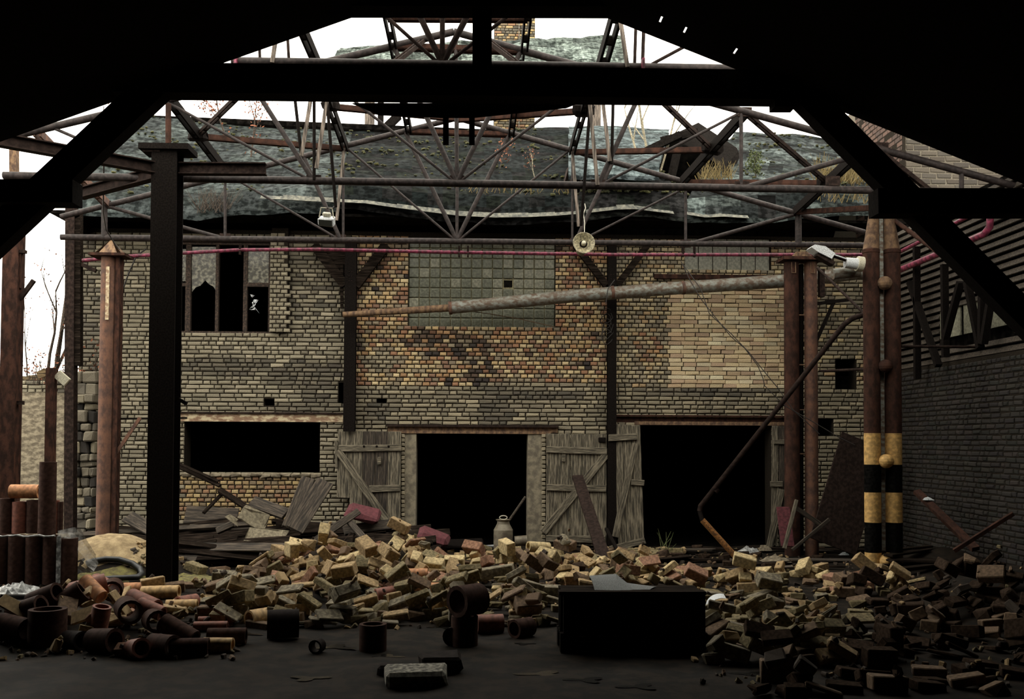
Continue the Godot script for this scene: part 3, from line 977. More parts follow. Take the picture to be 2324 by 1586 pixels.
func build_side_walls():
	# right side: brick below, weatherboarding and lights above, seen at a slant
	var X := 6.75
	var n := shell("wall_right")
	var yb := WX(2090, 832, X).y
	var z0 := ZF; var z1 := -9.6
	var mb := MB.new()
	mb.box(Vector3(X, -0.1, z0), Vector3(X + 0.3, yb, z1))
	part(n, "mortar_core", mb, M.mortar)
	var t := Transform3D(Basis(Vector3(0, 0, 1), Vector3(0, 1, 0), Vector3(-1, 0, 0)), Vector3(X - 0.013, 0, z0))
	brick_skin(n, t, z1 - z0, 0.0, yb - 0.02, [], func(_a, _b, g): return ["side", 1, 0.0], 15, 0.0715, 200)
	# the pier of darker brick that steps forward by the striped column
	mb = MB.new(); mb.box(W(2046, 1300, ZF + 0.0), W(2134, 850, ZF + 0.02)); 
	var ytop := 5.25
	mb = MB.new(); mb.box(Vector3(X + 0.12, yb, z0), Vector3(X + 0.2, ytop, z1)); part(n, "backing", mb, M.near_black)
	var bz := WX(2128, 760, X).z; var bz2 := WX(2300, 750, X).z
	var y := yb + 0.05
	var wy0 := WX(2150, 765, X).y; var wy1 := WX(2150, 700, X).y
	while y < ytop - 0.1:
		var segs := [[z0 + 0.05, z1]]
		if y > wy0 - 0.1 and y < wy1: segs = [[z0 + 0.05, bz], [bz2, z1]]
		for s in segs:
			mb = MB.new()
			mb.bar(Vector3(X + 0.04, y, s[0]), Vector3(X + 0.04, y, s[1]), 0.018, 0.085, Vector3(0.55, 1, 0))
			part(n, "weatherboard", mb, M.wood_mid)
		y += 0.108
	for a in [[0.0, 0.3], [0.34, 0.62], [0.66, 1.0]]:
		mb = MB.new()
		mb.box(Vector3(X + 0.04, wy0, lerpf(bz, bz2, a[0])), Vector3(X + 0.06, wy1, lerpf(bz, bz2, a[1])))
		part(n, "pane", mb, M.glass_block_pale)
	# dark props leaning in front of the boarding
	for a in [[2065, 640, 2130, 830], [2143, 600, 2146, 810], [2180, 640, 2140, 790], [2195, 640, 2225, 790], [2230, 620, 2228, 780], [2255, 640, 2232, 780], [2080, 560, 2082, 860]]:
		mb = MB.new()
		mb.bar(WX(a[0], a[1], X - 0.18), WX(a[2], a[3], X - 0.18), 0.09, 0.07)
		part(n, "prop", mb, M.steel_black)
	# low rendered wall beyond the yard on the open side, with a crumbling pier
	var w := shell("wall_left")
	mb = MB.new()
	var zl := -16.9
	var a0 := W(-160, 1300, zl); var a1 := W(166, 890, zl)
	mb.box(Vector3(a0.x, -0.1, zl - 0.35), Vector3(a1.x, a1.y, zl)); part(w, "render", mb, M.plaster)
	brick_skin(w, Transform3D(Basis.IDENTITY, Vector3(a0.x, a1.y - 0.02, zl + 0.012)), a1.x - a0.x, 0.0, 0.23, [], func(_a, _b, g): return ["left" if g.randf() < 0.7 else "left_dark", 1, 0.0], 21)
	mb = MB.new(); mb.box(Vector3(a0.x, a1.y - 0.02, zl - 0.35), Vector3(a1.x, a1.y + 0.2, zl - 0.01)); part(w, "mortar_core", mb, M.mortar)
	var p := shell("wall_pier")
	var g := RandomNumberGenerator.new(); g.seed = 4
	var y0 := 0.0
	var b0 := W(166, 900, ZF + 0.15).x; var b1 := W(219, 900, ZF + 0.15).x
	while y0 < W(190, 852, ZF).y:
		var h := g.randf_range(0.09, 0.2)
		var x := b0
		while x < b1 - 0.04:
			var ww: float = minf(g.randf_range(0.12, 0.26), b1 - x)
			mb = MB.new()
			mb.rock(Transform3D(Basis.IDENTITY, Vector3(x + ww / 2, y0 + h / 2, ZF - 0.05 + g.randf_range(-0.06, 0.06))), Vector3(ww - 0.008, h - 0.008, 0.5), 0.018, 0.012, g)
			part(p, "stone", mb, pal_mat("lower_dark" if g.randf() < 0.5 else ("side" if g.randf() < 0.5 else "lower"), g.randi() % 3))
			x += ww
		y0 += h

func tar_col(base: Color, moss: float, amp := 0.35) -> Callable:
	var nz := FastNoiseLite.new(); nz.seed = 31; nz.frequency = 0.55; nz.fractal_octaves = 4
	var mz := FastNoiseLite.new(); mz.seed = 77; mz.frequency = 0.9; mz.fractal_octaves = 4
	return func(p: Vector3) -> Color:
		var k := 1.0 + amp * 1.6 * nz.get_noise_2d(p.x * 1.5, p.z * 2.5)
		var c := Color(base.r * k, base.g * k, base.b * k).srgb_to_linear()
		return c
func roof_part(called: String, hem: Array, mid: Array, ridge: Array, zr: float, base: Color, moss: float, amp := 0.35):
	struct(called, sheet([line_at(hem, -15.75), line_at(mid, -16.0), line_at(ridge, zr)], 0.07, tar_col(base, moss, amp), 0.06), M.tar)
	# moss cushions on the felt
	var A := line_at(mid, -16.0); var B := line_at(ridge, zr)
	var g := RandomNumberGenerator.new(); g.seed = int(hem[0][0])
	var mz := FastNoiseLite.new(); mz.seed = 77; mz.frequency = 0.5
	var mb := MB.new()
	for k in int(moss * 900):
		var u := g.randf() * (A.size() - 1); var i := mini(int(u), A.size() - 2); var f := u - i
		var v := g.randf()
		var p: Vector3 = (A[i] as Vector3).lerp(A[i + 1], f).lerp((B[i] as Vector3).lerp(B[i + 1], f), v)
		if mz.get_noise_2d(p.x * 1.4, p.z * 2.0) < 0.08: continue
		var s := g.randf_range(0.012, 0.038)
		mb.col = c8(82, 80, 40).lerp(c8(52, 55, 30), g.randf()).srgb_to_linear()
		mb.rock(Transform3D(Basis(Vector3.UP, g.randf() * 3), p + Vector3(0, 0.03, 0.02)), Vector3(s * 2.2, s, s * 1.6), s * 0.25, s * 0.2, g)
	if mb.v.size():
		var o := single("moss_cushions", mb, M.brick_field, "olive moss cushions scattered over the tar-paper roof", "moss", "moss on the roof")
		o.set_meta("kind", "stuff")
func build_roofs():
	var zr := -20.3
	roof_part("roof_tar_paper", [[150, 478], [300, 482], [450, 490], [620, 474], [770, 470]], [[150, 440], [300, 442], [450, 446], [620, 432], [770, 424]],
		[[232, 257], [370, 268], [520, 283], [690, 292], [800, 299]], zr, c8(74, 80, 79), 0.5)
	roof_part("roof_tar_paper", [[770, 464], [900, 478], [1040, 495], [1200, 499], [1310, 490]], [[770, 420], [900, 430], [1040, 441], [1200, 448], [1310, 445]],
		[[800, 299], [900, 301], [1040, 300], [1180, 293], [1290, 286]], zr, c8(38, 41, 40), 0.7, 0.25)
	roof_part("roof_tar_paper", [[1310, 490], [1400, 482], [1480, 480], [1560, 492]], [[1310, 445], [1400, 442], [1480, 441], [1560, 446]],
		[[1340, 372], [1400, 372], [1460, 378], [1500, 384]], -17.6, c8(46, 48, 46), 0.6, 0.4)
	roof_part("roof_tar_paper", [[1560, 494], [1640, 497], [1760, 494], [1900, 480], [1990, 478]], [[1560, 446], [1640, 440], [1760, 440], [1900, 436], [1990, 440]],
		[[1668, 300], [1720, 302], [1800, 306], [1900, 318], [1990, 330]], zr, c8(70, 76, 75), 0.3, 0.8)
	# a farther strip of pale roofing seen through the collapsed part
	roof_part("roof_tar_paper", [[1290, 395], [1360, 396], [1430, 398], [1496, 398]], [[1290, 370], [1360, 371], [1430, 372], [1496, 372]],
		[[1290, 286], [1360, 287], [1440, 288], [1520, 293]], -21.0, c8(96, 106, 108), 0.0, 0.4)
	# curled pale hem along the torn roofing edge
	var n := thing("roofing_hem", "curled pale torn edge of roofing felt hanging along the eaves", "roofing felt")
	var pts := [[770, 463], [830, 466], [900, 476], [970, 485], [1040, 494], [1120, 498], [1200, 497], [1260, 494], [1310, 490]]
	for seg in [pts, [[1330, 488], [1400, 480], [1440, 479], [1480, 484], [1530, 490]], [[1560, 492], [1600, 498], [1640, 496], [1700, 500]], [[590, 455], [640, 457], [700, 461], [765, 464]]]:
		var mb := MB.new()
		for i in seg.size() - 1:
			var a := W(seg[i][0], seg[i][1] - 5, -15.7); var b := W(seg[i + 1][0], seg[i + 1][1] - 5, -15.7)
			var h := Vector3(0, rng.randf_range(0.06, 0.1), -0.09)
			var f := Vector3(0, -0.015, 0.06)
			mb.quad(a, b, b + h, a + h, Vector3(0, 1, 1)); mb.quad(a, b, b + f, a + f, Vector3(0, 1, 1))
			mb.quad(a - h * 0.15, b - h * 0.15, b + h - Vector3(0, 0.01, 0), a + h - Vector3(0, 0.01, 0), Vector3(0, -1, -1))
		part(n, "felt_strip", mb, M.tar_hem)
	# eaves boards
	var e := MB.new()
	e.box(Vector3(W(150, 500, ZF).x, W(1100, 500, -16.0).y, -16.48), Vector3(7.3, W(1100, 494, -16.0).y, -15.85)); struct("trim_eaves", e, M.near_black)
	# back slope and gables so that no daylight leaks in
	e = MB.new()
	var rl := W(232, 257, zr); var rr := W(1990, 330, zr)
	e.hexa([rl, rr, rr - Vector3(0, 0.1, 0), rl - Vector3(0, 0.1, 0), rl + Vector3(0, -3.2, -3.0), rr + Vector3(0, -3.2, -3.0), rr + Vector3(0, -3.3, -3.0), rl + Vector3(0, -3.3, -3.0)])
	struct("roof_back_slope", e, M.near_black)
	var xg := W(178, 800, ZF).x
	e = MB.new()
	var ga := Vector3(xg + 0.05, W(1100, 500, ZF).y - 0.4, -15.9); var gb := Vector3(xg + 0.05, W(232, 262, zr).y, zr); var gc := Vector3(xg + 0.05, ga.y, -23.4)
	e.tri(ga, gb, gc, Vector3.LEFT)
	e.tri(ga + Vector3(0.1, 0, 0), gb + Vector3(0.1, 0, 0), gc + Vector3(0.1, 0, 0), Vector3.RIGHT)
	struct("wall_gable_left", e, M.near_black)
	# chunk of collapsed roof standing up in the hole
	n = thing("collapsed_roof", "charred tilted piece of collapsed roof above its black hole", "roof wreck")
	for a in [[1528, 305, 1585, 278, 1672, 335, 1640, 372, -17.4], [1545, 330, 1590, 290, 1676, 345, 1650, 400, -17.7]]:
		var m := MB.new()
		var P := [W(a[0], a[1], a[8]), W(a[2], a[3], a[8] - 0.6), W(a[4], a[5], a[8] - 0.4), W(a[6], a[7], a[8])]
		var Q := []
		for q in P: Q.append(q + Vector3(0.02, -0.09, 0.05))
		m.hexa(P + Q)
		part(n, "boarding", m, M.black_timber)
	for a in [[1540, 330, 1520, 420], [1650, 380, 1640, 425], [1600, 330, 1590, 425], [1500, 320, 1585, 300], [1452, 350, 1545, 305]]:
		var m := MB.new()
		m.bar(W(a[0], a[1], -17.3), W(a[2], a[3], -17.1), 0.09, 0.12)
		part(n, "charred_rafter", m, M.black_timber)
	var m2: MB
	# corrugated sheet lying on the roof
	m2 = MB.new()
	var c0 := W(1275, 418, -16.6); var c1 := W(1330, 425, -16.6)
	for i in 9:
		var a := c0.lerp(c1, i / 9.0); var b := c0.lerp(c1, (i + 1) / 9.0)
		var up := Vector3(0.12, 0.42, -0.5)
		var zz := Vector3(0, 0.03, 0.03) * (1 if i % 2 else -1)
		m2.quad(a + zz, b - zz, b - zz + up, a + zz + up, Vector3(0, 0.7, 1))
		m2.quad(a + zz + Vector3(0, -0.01, -0.01), b - zz + Vector3(0, -0.01, -0.01), b - zz + up + Vector3(0, -0.01, -0.01), a + zz + up + Vector3(0, -0.01, -0.01), Vector3(0, -0.7, -1))
	single("corrugated_sheet", m2, M.steel_dark, "piece of dark corrugated sheeting lying on the tar-paper roof", "sheet")

func build_far():
	# roof on posts and chimney beyond
	var n := thing("kiln_roof", "mossy grey slate roof standing on timber posts beyond the ridge", "roof")
	var z := -27.0
	var rows := [line_at([[752, 142], [900, 146], [1120, 146], [1300, 146], [1426, 146]], z), line_at([[772, 105], [900, 98], [1120, 93], [1300, 84], [1408, 78]], z - 1.6)]
	part(n, "slates", sheet(rows, 0.14, tar_col(c8(120, 130, 124), 0.45, 0.5), 0.1), M.tar)
	for a in [[840, 20], [865, 12], [1352, 22]]:
		var m := MB.new()
		m.bar(Vector3(W(a[0], 300, z).x, 2.0, z), W(a[0], 150, z), a[1] * 0.012, 0.24); part(n, "post", m, M.batten if a[1] > 15 else M.black_timber)
	var m3 := MB.new(); m3.bar(W(866, 300, z), W(905, 262, z), 0.2, 0.2); part(n, "brace", m3, M.black_timber)
	var ch := thing("chimney", "square brick chimney stack with an iron strap behind the slate roof", "chimney")
	var zc := -31.0
	var a0 := W(1121, 300, zc); var a1 := W(1215, -60, zc)
	var mb := MB.new(); mb.box(Vector3(a0.x, 0, zc - 1.2), Vector3(a1.x, a1.y, zc - 0.012)); part(ch, "mortar_core", mb, M.mortar)
	var y0 := W(1160, 300, zc).y
	brick_skin(ch, Transform3D(Basis.IDENTITY, Vector3(a0.x, y0, zc)), a1.x - a0.x, 0, a1.y - y0, [], func(_a, _b, g): return ["infill" if g.randf() < 0.6 else "left_dark", 1, 0.0], 33, 0.085)
	mb = MB.new(); mb.bar(W(1178, 290, zc + 0.03), W(1178, -40, zc + 0.03), 0.03, 0.03); part(ch, "strap", mb, M.pipe_grey)
	# block-built building beside the roofs
	var b := shell("wall_block_building")
	var zf := -18.0
	var xw := W(2056, 400, zf).x
	var ya := W(2100, 520, zf).y; var yb := W(2100, 150, zf).y
	mb = MB.new(); mb.box(Vector3(xw, 0, zf - 8), Vector3(xw + 7, yb, zf - 0.012)); part(b, "mortar_core", mb, M.mortar_pale)
	brick_skin(b, Transform3D(Basis.IDENTITY, Vector3(xw, ya, zf)), 2.6, 0, yb - ya, [], func(_a, _b, g): return ["far", 3, 0.0], 41, 0.105)
	var fl := shell("wall_block_flank")
	brick_skin(fl, Transform3D(Basis(Vector3(0, 0, 1), Vector3(0, 1, 0), Vector3(-1, 0, 0)), Vector3(xw - 0.02, ya, zf - 2.4)), 2.3, 0.3, yb - ya, [], func(_a, _b, g): return ["far_red", 2, 0.0], 42, 0.1)
	mb = MB.new(); mb.box(Vector3(xw - 0.018, ya, zf - 2.4), Vector3(xw - 0.001, yb, zf)); part(fl, "mortar_core", mb, M.mortar)

# ---------------------------------------------------------------- steelwork
func pipe_px(p0: Array, p1: Array, z: float, r: float, z1 := INF) -> MB:
	var mb := MB.new()
	mb.tube([W(p0[0], p0[1], z), W(p1[0], p1[1], z if z1 == INF else z1)], r, 10)
	return mb
func build_trusses():
	var t := thing("pipe_truss", "rusty pipe roof truss with fanned struts just before the brick front", "truss", "bare pipe roof trusses")
	var P := func(nm, a, b, z, r, m = M.steel_purple): part(t, nm, pipe_px(a, b, z, r), m)
	P.call("bottom_chord", [138, 538], [1962, 557], ZB, 0.045)
	P.call("top_chord", [138, 492], [1037, 268], ZB, 0.042)
	P.call("top_chord", [1037, 268], [1962, 527], ZB, 0.042)
	for w in [[[1037, 545], [920, 300], 0.034], [[1037, 545], [1038, 268], 0.026], [[1037, 545], [1158, 302], 0.034], [[1033, 545], [785, 334], 0.018], [[1041, 545], [1292, 341], 0.018],
		[[773, 544], [690, 357], 0.032], [[771, 544], [520, 398], 0.018], [[779, 544], [779, 333], 0.02], [[511, 541], [511, 400], 0.022], [[505, 540], [240, 467], 0.028], [[237, 540], [237, 468], 0.045],
		[[1305, 551], [1390, 369], 0.032], [[1307, 551], [1572, 418], 0.018], [[1299, 551], [1299, 343], 0.018], [[1556, 554], [1556, 414], 0.022], [[1563, 554], [1812, 484], 0.03], [[1812, 555], [1812, 484], 0.05]]:
		P.call("strut", w[0], w[1], ZB, w[2])
	for q in [[1037, 545], [773, 543], [1305, 551], [240, 466], [1812, 484], [511, 540], [1556, 554]]:
		var mb := MB.new(); mb.box(W(q[0], q[1], ZB) - Vector3(0.08, 0.05, 0.012), W(q[0], q[1], ZB) + Vector3(0.08, 0.07, 0.012)); part(t, "gusset_plate", mb, M.steel_dark)
	t = thing("pipe_truss", "rusty pipe roof truss carried by the black and yellow striped column", "truss", "bare pipe roof trusses")
	P = func(nm, a, b, z, r, m = M.steel_purple): part(t, nm, pipe_px(a, b, z, r), m)
	P.call("bottom_chord", [8, 398], [2330, 438], ZA, 0.047)
	P.call("top_chord", [-20, 321], [1030, 72], ZA, 0.045)
	P.call("top_chord", [1030, 72], [2330, 430], ZA, 0.045)
	for w in [[[1037, 413], [893, 105], 0.032], [[1037, 413], [1034, 73], 0.026], [[1037, 413], [1183, 114], 0.032], [[1032, 413], [705, 149], 0.018], [[1042, 413], [1365, 164], 0.018],
		[[712, 411], [566, 182], 0.032], [[709, 411], [372, 228], 0.018], [[380, 402], [382, 227], 0.024], [[1357, 421], [1462, 191], 0.032], [[1360, 421], [1686, 253], 0.018], [[1682, 427], [1682, 252], 0.024],
		[[1684, 427], [1990, 341], 0.034], [[2182, 436], [2182, 390], 0.03], [[380, 402], [120, 290], 0.02]]:
		P.call("strut", w[0], w[1], ZA, w[2])
	for q in [[1037, 411], [712, 410], [1357, 420], [1684, 424], [2000, 336], [1690, 256], [1890, 412]]:
		var mb := MB.new(); mb.box(W(q[0], q[1], ZA) - Vector3(0.09, 0.05, 0.012), W(q[0], q[1], ZA) + Vector3(0.09, 0.07, 0.012)); part(t, "gusset_plate", mb, M.steel_dark)
	t = thing("pipe_truss", "rusty pipe roof truss just beyond the collar beam of the shed roof", "truss", "bare pipe roof trusses")
	P = func(nm, a, b, z, r, m = M.steel_purple): part(t, nm, pipe_px(a, b, z, r), m)
	P.call("bottom_chord", [526, 140], [1760, 158], ZC, 0.05)
	for w in [[[1004, 146], [880, -120], 0.034], [[1004, 146], [1004, -150], 0.03], [[1004, 146], [1140, -120], 0.034], [[998, 146], [700, -120], 0.02], [[1012, 146], [1340, -110], 0.02], [[1458, 155], [1465, -60], 0.02], [[1462, 155], [1620, 70], 0.018], [[1440, 155], [1446, -40], 0.018], [[656, 143], [648, 0], 0.016], [[590, 143], [586, 0], 0.016]]:
		P.call("strut", w[0], w[1], ZC, w[2], M.steel_dark)
	for q in [[1459, 152], [536, 142]]:
		var mb := MB.new(); mb.bar(W(q[0], q[1] - 17, ZC + 0.06), W(q[0], q[1] + 16, ZC + 0.06), 0.03, 0.11, Vector3.BACK); part(t, "pink_clip", mb, M.pipe_pink, "pink painted clip")
	# purlins between the trusses: pairs of angles running away from us
	var pur := func(a, za, b, zb, w := 0.07, h := 0.12, m = M.steel_black, lab := "dark steel purlin running between two pipe trusses", called := "purlin"):
		var n := thing(called, lab, "purlin" if called == "purlin" else "brace", "purlins between the trusses" if called == "purlin" else "bracing angles between the trusses")
		var A := W(a[0], a[1], za); var B := W(b[0], b[1], zb)
		var s := (B - A).cross(Vector3.UP).normalized() * (w * 0.5)
		for k in [-1, 1]:
			var mb := MB.new()
			mb.bar(A + s * k, B + s * k, w * 0.32, h)
			part(n, "angle", mb, m)
		for k in 4:
			var mb := MB.new()
			var q := A.lerp(B, (k + 0.5) / 4.0)
			mb.bar(q - s, q + s, 0.05, h * 0.7)
			part(n, "spacer", mb, m)
	var seg := func(a, za, b, zb, py: float) -> Vector3:          # the point of a purlin seen at row py
		var A := W(a[0], a[1], za); var B := W(b[0], b[1], zb)
		var lo := 0.0; var hi := 1.0
		for k in 24:
			var m := (lo + hi) / 2
			if proj(A.lerp(B, m)).y < py: lo = m
			else: hi = m
		return A.lerp(B, lo)
	var PU := [[[386, 226], [518, 398]], [[716, 146], [784, 336]], [[893, 106], [928, 297]], [[1183, 116], [1160, 304]], [[1349, 160], [1298, 344]], [[1692, 254], [1549, 412]], [[1968, 330], [1806, 480]]]
	var pl := ["dark purlin between the trusses over the broad steel column", "dark purlin between the trusses over the floodlight", "dark ridge purlin between the trusses, the one towards the floodlight", "dark ridge purlin between the trusses, the one towards the loudspeaker", "dark purlin between the trusses over the horn loudspeaker", "dark purlin between the trusses before the collapsed roof", "dark purlin between the trusses over the rusty twin column"]
	for q in PU.size():
		pur.call(PU[q][0], ZA, PU[q][1], ZB, 0.07, 0.12, M.steel_black, pl[q])
	pur.call([84, 300], ZA, [242, 462], ZB, 0.07, 0.1, M.rust, "rust-red purlin between the trusses over the capped rust-red column")
	pur.call([640, -40], ZC, [720, 146], ZA, 0.07, 0.12, M.steel_black, "dark purlin from the shed mouth beside the pink clip at the pipe end")
	pur.call([850, -100], ZC, [893, 104], ZA, 0.07, 0.12, M.steel_black, "dark purlin from the shed mouth to the ridge before the slate roof end")
	pur.call([1212, -100], ZC, [1190, 112], ZA, 0.07, 0.12, M.steel_black, "dark purlin from the shed mouth in front of the chimney")
	pur.call([1420, -40], ZC, [1362, 163], ZA, 0.1, 0.14, M.steel_black, "broadest dark purlin from the shed mouth before the slate roof")
	var J := {"a": seg.call(PU[0][0], ZA, PU[0][1], ZB, 308), "b": seg.call(PU[5][0], ZA, PU[5][1], ZB, 338), "c": seg.call(PU[6][0], ZA, PU[6][1], ZB, 414), "d": seg.call(PU[1][0], ZA, PU[1][1], ZB, 240), "e": seg.call(PU[4][0], ZA, PU[4][1], ZB, 250)}
	for q in [["a", 0.15, "the outermost purlin above the broad steel column"], ["b", 0.17, "the purlin before the collapsed roof"], ["c", 0.17, "the purlin above the dry roof grass"], ["d", 0.14, "the purlin above the floodlight"], ["e", 0.17, "the purlin above the horn loudspeaker"]]:
		var mb := MB.new()
		mb.rock(Transform3D(Basis.IDENTITY, J[q[0]]), Vector3(q[1] * 1.7, q[1], 0.09), 0.03, 0.02, rng)
		single("joint_plate", mb, M.steel_black, "black plate joining braces to " + q[2], "plate", "joint plates of the roof bracing")
	var bl := "slender double angle bracing between two pipe trusses"
	var brp := func(A: Vector3, B: Vector3):
		var a := proj(A); var b := proj(B)
		pur.call([a.x, a.y], A.z, [b.x, b.y], B.z, 0.05, 0.05, M.steel_dark, bl, "bracing_angle")
	brp.call(W(582, 178, ZA), J.a)
	brp.call(W(1462, 191, ZA), J.b)
	brp.call(W(1692, 256, ZA), J.c)
	brp.call(W(1990, 338, ZA), W(2112, 434, ZA - 0.05))
	brp.call(W(372, 228, ZA), W(200, 345, -13.4))
	brp.call(W(893, 104, ZA), W(1186, 112, ZA - 0.12))
	brp.call(W(960, 92, ZA), W(898, 140, -11.4))
	brp.call(W(1110, 94, ZA), W(1172, 142, -11.4))
	var b0 := func(k: int) -> Vector3: return W(PU[k][1][0], PU[k][1][1], ZB)
	var stl := "reddish angle strut laid level between two purlins"
	for s in [[J.a, b0.call(1)], [b0.call(4), J.b], [b0.call(5), J.c], [J.d, W(1037, 268, ZB)], [W(1037, 270, ZB), J.e], [W(893, 104, ZA), W(1183, 114, ZA)], [b0.call(2), b0.call(3)], [b0.call(6), W(1985, 470, -13.3)], [seg.call([850, -100], ZC, [893, 104], ZA, 38), seg.call([1212, -100], ZC, [1190, 112], ZA, 40)]]:
		var mb := MB.new()
		mb.bar(s[0], s[1], 0.05, 0.06)
		mb.bar(s[0] + Vector3(0, -0.035, -0.03), s[1] + Vector3(0, -0.035, -0.03), 0.09, 0.012)
		single("level_strut", mb, M.rust_dark, stl, "strut", "level struts between the purlins")
	# hanging battens and rods
	for s in [[756, 138, 718, 382, ZA], [718, 147, 684, 354, ZA], [781, 336, 764, 500, ZB], [1331, 155, 1356, 420, ZA], [1360, 162, 1384, 366, ZA], [1299, 343, 1313, 514, ZB], [1398, -20, 1424, 152, ZC], [634, 30, 618, 142, ZC]]:
		var hb: String = {756: "longest pale batten hanging beside the dark rods over the floodlight", 718: "shorter pale batten hanging behind the longest one over the floodlight", 781: "pink-grey batten hanging from the far truss beside the floodlight", 1331: "longest pale batten hanging over the loudspeaker", 1360: "shorter pale batten hanging beside the longest one over the loudspeaker", 1299: "pink-grey batten hanging from the far truss beside the loudspeaker", 1398: "pale batten standing before the end of the slate roof", 634: "pale batten standing near the pink clip at the pipe end"}[s[0]]
		var mb := MB.new()
		mb.bar(W(s[0], s[1], s[4] + 0.05), W(s[2], s[3], s[4] + 0.05), 0.045, 0.02, Vector3.BACK)
		single("hanging_batten", mb, M.batten, hb, "batten", "loose battens hanging from the roof")
	for s in [[713, 146, 713, 408, ZA], [662, 160, 684, 352, ZA], [735, 142, 762, 470, ZA], [1393, 172, 1388, 372, ZA], [1345, 160, 1319, 512, ZA]]:
		var mb := MB.new()
		mb.tube([W(s[0], s[1], s[4] + 0.04), W(s[2], s[3], s[4] + 0.04)], 0.02, 8)
		single("hanging_rod", mb, M.steel_black, "thin dark rod hanging down from the roof steel", "rod", "dark rods hanging from the roof")

func on_ground(px: float, z: float, py := 1200.0) -> Vector3:
	var x := W(px, py, z).x
	return Vector3(x, yard(x, z), z)
func build_columns():
	# broad steel column in the yard with three stub beams
	var n := thing("steel_column", "broad dark steel column with a cap plate and three stub beams", "column")
	var z := -12.0
	var b := on_ground(368, z, 1330); var tp := W(381, 348, z)
	var mb := MB.new(); mb.ibeam(Vector3(b.x, -0.02, z), Vector3(tp.x, tp.y, z), 0.3, 0.28, 0.02, Vector3.BACK); part(n, "shaft", mb, M.steel_black)
	mb = MB.new(); mb.box(W(326, 347, z) + Vector3(0, 0, -0.2), W(438, 336, z) + Vector3(0, 0, 0.2)); part(n, "cap_plate", mb, M.steel_black)
	mb = MB.new()
	mb.hexa([W(334, 352, z), W(372, 352, z), W(372, 346, z), W(330, 346, z), W(334, 352, z) + Vector3(0, 0, .15), W(372, 352, z) + Vector3(0, 0, .15), W(372, 346, z) + Vector3(0, 0, .15), W(330, 346, z) + Vector3(0, 0, .15)])
	part(n, "bracket", mb, M.steel_dark)
	mb = MB.new(); mb.ibeam(W(372, 385, z), W(-30, 312, -10.6), 0.12, 0.14, 0.014); part(n, "stub_beam", mb, M.steel_dark)
	mb = MB.new(); mb.ibeam(W(360, 392, z), W(182, 440, -13.1), 0.12, 0.14, 0.014); part(n, "stub_beam", mb, M.steel_dark)
	mb = MB.new(); mb.ibeam(W(408, 383, z), W(604, 384, z), 0.12, 0.14, 0.014); part(n, "stub_beam", mb, M.steel_dark)
	mb = MB.new(); mb.tube([W(382, 334, z), W(382, 236, z)], 0.035, 8); part(n, "rod", mb, M.rust_dark)
	mb = MB.new(); mb.bar(W(405, 906, z), W(424, 916, z), 0.05, 0.04); part(n, "torn_flange", mb, M.steel_black)
	# rust red columns under the far truss
	n = thing("rust_column", "single flaking rust-red column with a roof-shaped cap beside the brick corner", "column")
	z = ZB
	var c := W(246, 900, z).x
	var yt := W(240, 578, z).y
	mb = MB.new(); mb.lathe(Transform3D(Basis.IDENTITY, Vector3(c - 0.03, -0.02, z)), [Vector2(0.125, 0), Vector2(0.12, 1.5), Vector2(0.118, yt)], 8); part(n, "shaft", mb, M.rust)
	mb = MB.new(); mb.bar(Vector3(c + 0.12, -0.02, z - 0.03), Vector3(c + 0.12, yt, z - 0.03), 0.07, 0.16); part(n, "side_channel", mb, M.rust_dark)
	mb = MB.new(); mb.box(Vector3(c - 0.27, yt - 0.04, z - 0.2), Vector3(c + 0.27, yt, z + 0.2)); part(n, "cap_plate", mb, M.rust_dark)
	mb = MB.new()
	for s in [[-1, 0], [1, 0], [0, 1], [0, -1]]:
		mb.tri(Vector3(c, yt + 0.24, z), Vector3(c + 0.2 * s[0] - 0.14 * s[1], yt, z + 0.14 * s[1] + 0.14 * s[0]), Vector3(c + 0.2 * s[0] + 0.14 * s[1], yt, z + 0.14 * s[1] - 0.14 * s[0]), Vector3(s[0], 0.5, s[1]))
	part(n, "cap_ribs", mb, M.rust_buff)
	mb = MB.new(); mb.bar(Vector3(c + 0.0, yt - 0.2, z + 0.12), Vector3(c, yt - 1.0, z + 0.12), 0.05, 0.02, Vector3.BACK); part(n, "paint_flake", mb, M.lintel_white)
	mb = MB.new(); mb.bar(Vector3(c + 0.1, W(240, 950, z).y, z - 0.1), Vector3(W(420, 948, z).x, W(420, 948, z).y, z - 0.1), 0.03, 0.03); part(n, "side_rail", mb, M.steel_black)
	mb = MB.new(); mb.bar(W(318, 948, z), W(252, 1045, z), 0.03, 0.05); part(n, "side_strut", mb, M.rust)
	n = thing("rust_column", "pair of rust-brown columns under one cap plate beside the dark doorway", "column")
	for a in [[1797, 0.115], [1841, 0.1]]:
		var x := W(a[0], 900, z).x
		mb = MB.new(); mb.lathe(Transform3D(Basis.IDENTITY, Vector3(x, -0.02, z)), [Vector2(a[1] + 0.005, 0), Vector2(a[1], W(1800, 592, z).y)], 12); part(n, "shaft", mb, M.rust if a[0] > 1800 else M.rust_dark)
		mb = MB.new(); mb.tube([Vector3(x - 0.03, W(1800, 598, z).y, z + a[1]), Vector3(x - 0.03, W(1800, 622, z).y, z + a[1] + 0.01), Vector3(x + 0.03, W(1800, 622, z).y, z + a[1] + 0.01), Vector3(x + 0.03, W(1800, 598, z).y, z + a[1])], 0.008, 6); part(n, "lifting_eye", mb, M.rust_buff)
	mb = MB.new(); mb.box(W(1770, 593, z) + Vector3(0, 0, -0.2), W(1862, 587, z) + Vector3(0, 0, 0.2)); part(n, "cap_plate", mb, M.rust_dark)
	mb = MB.new()
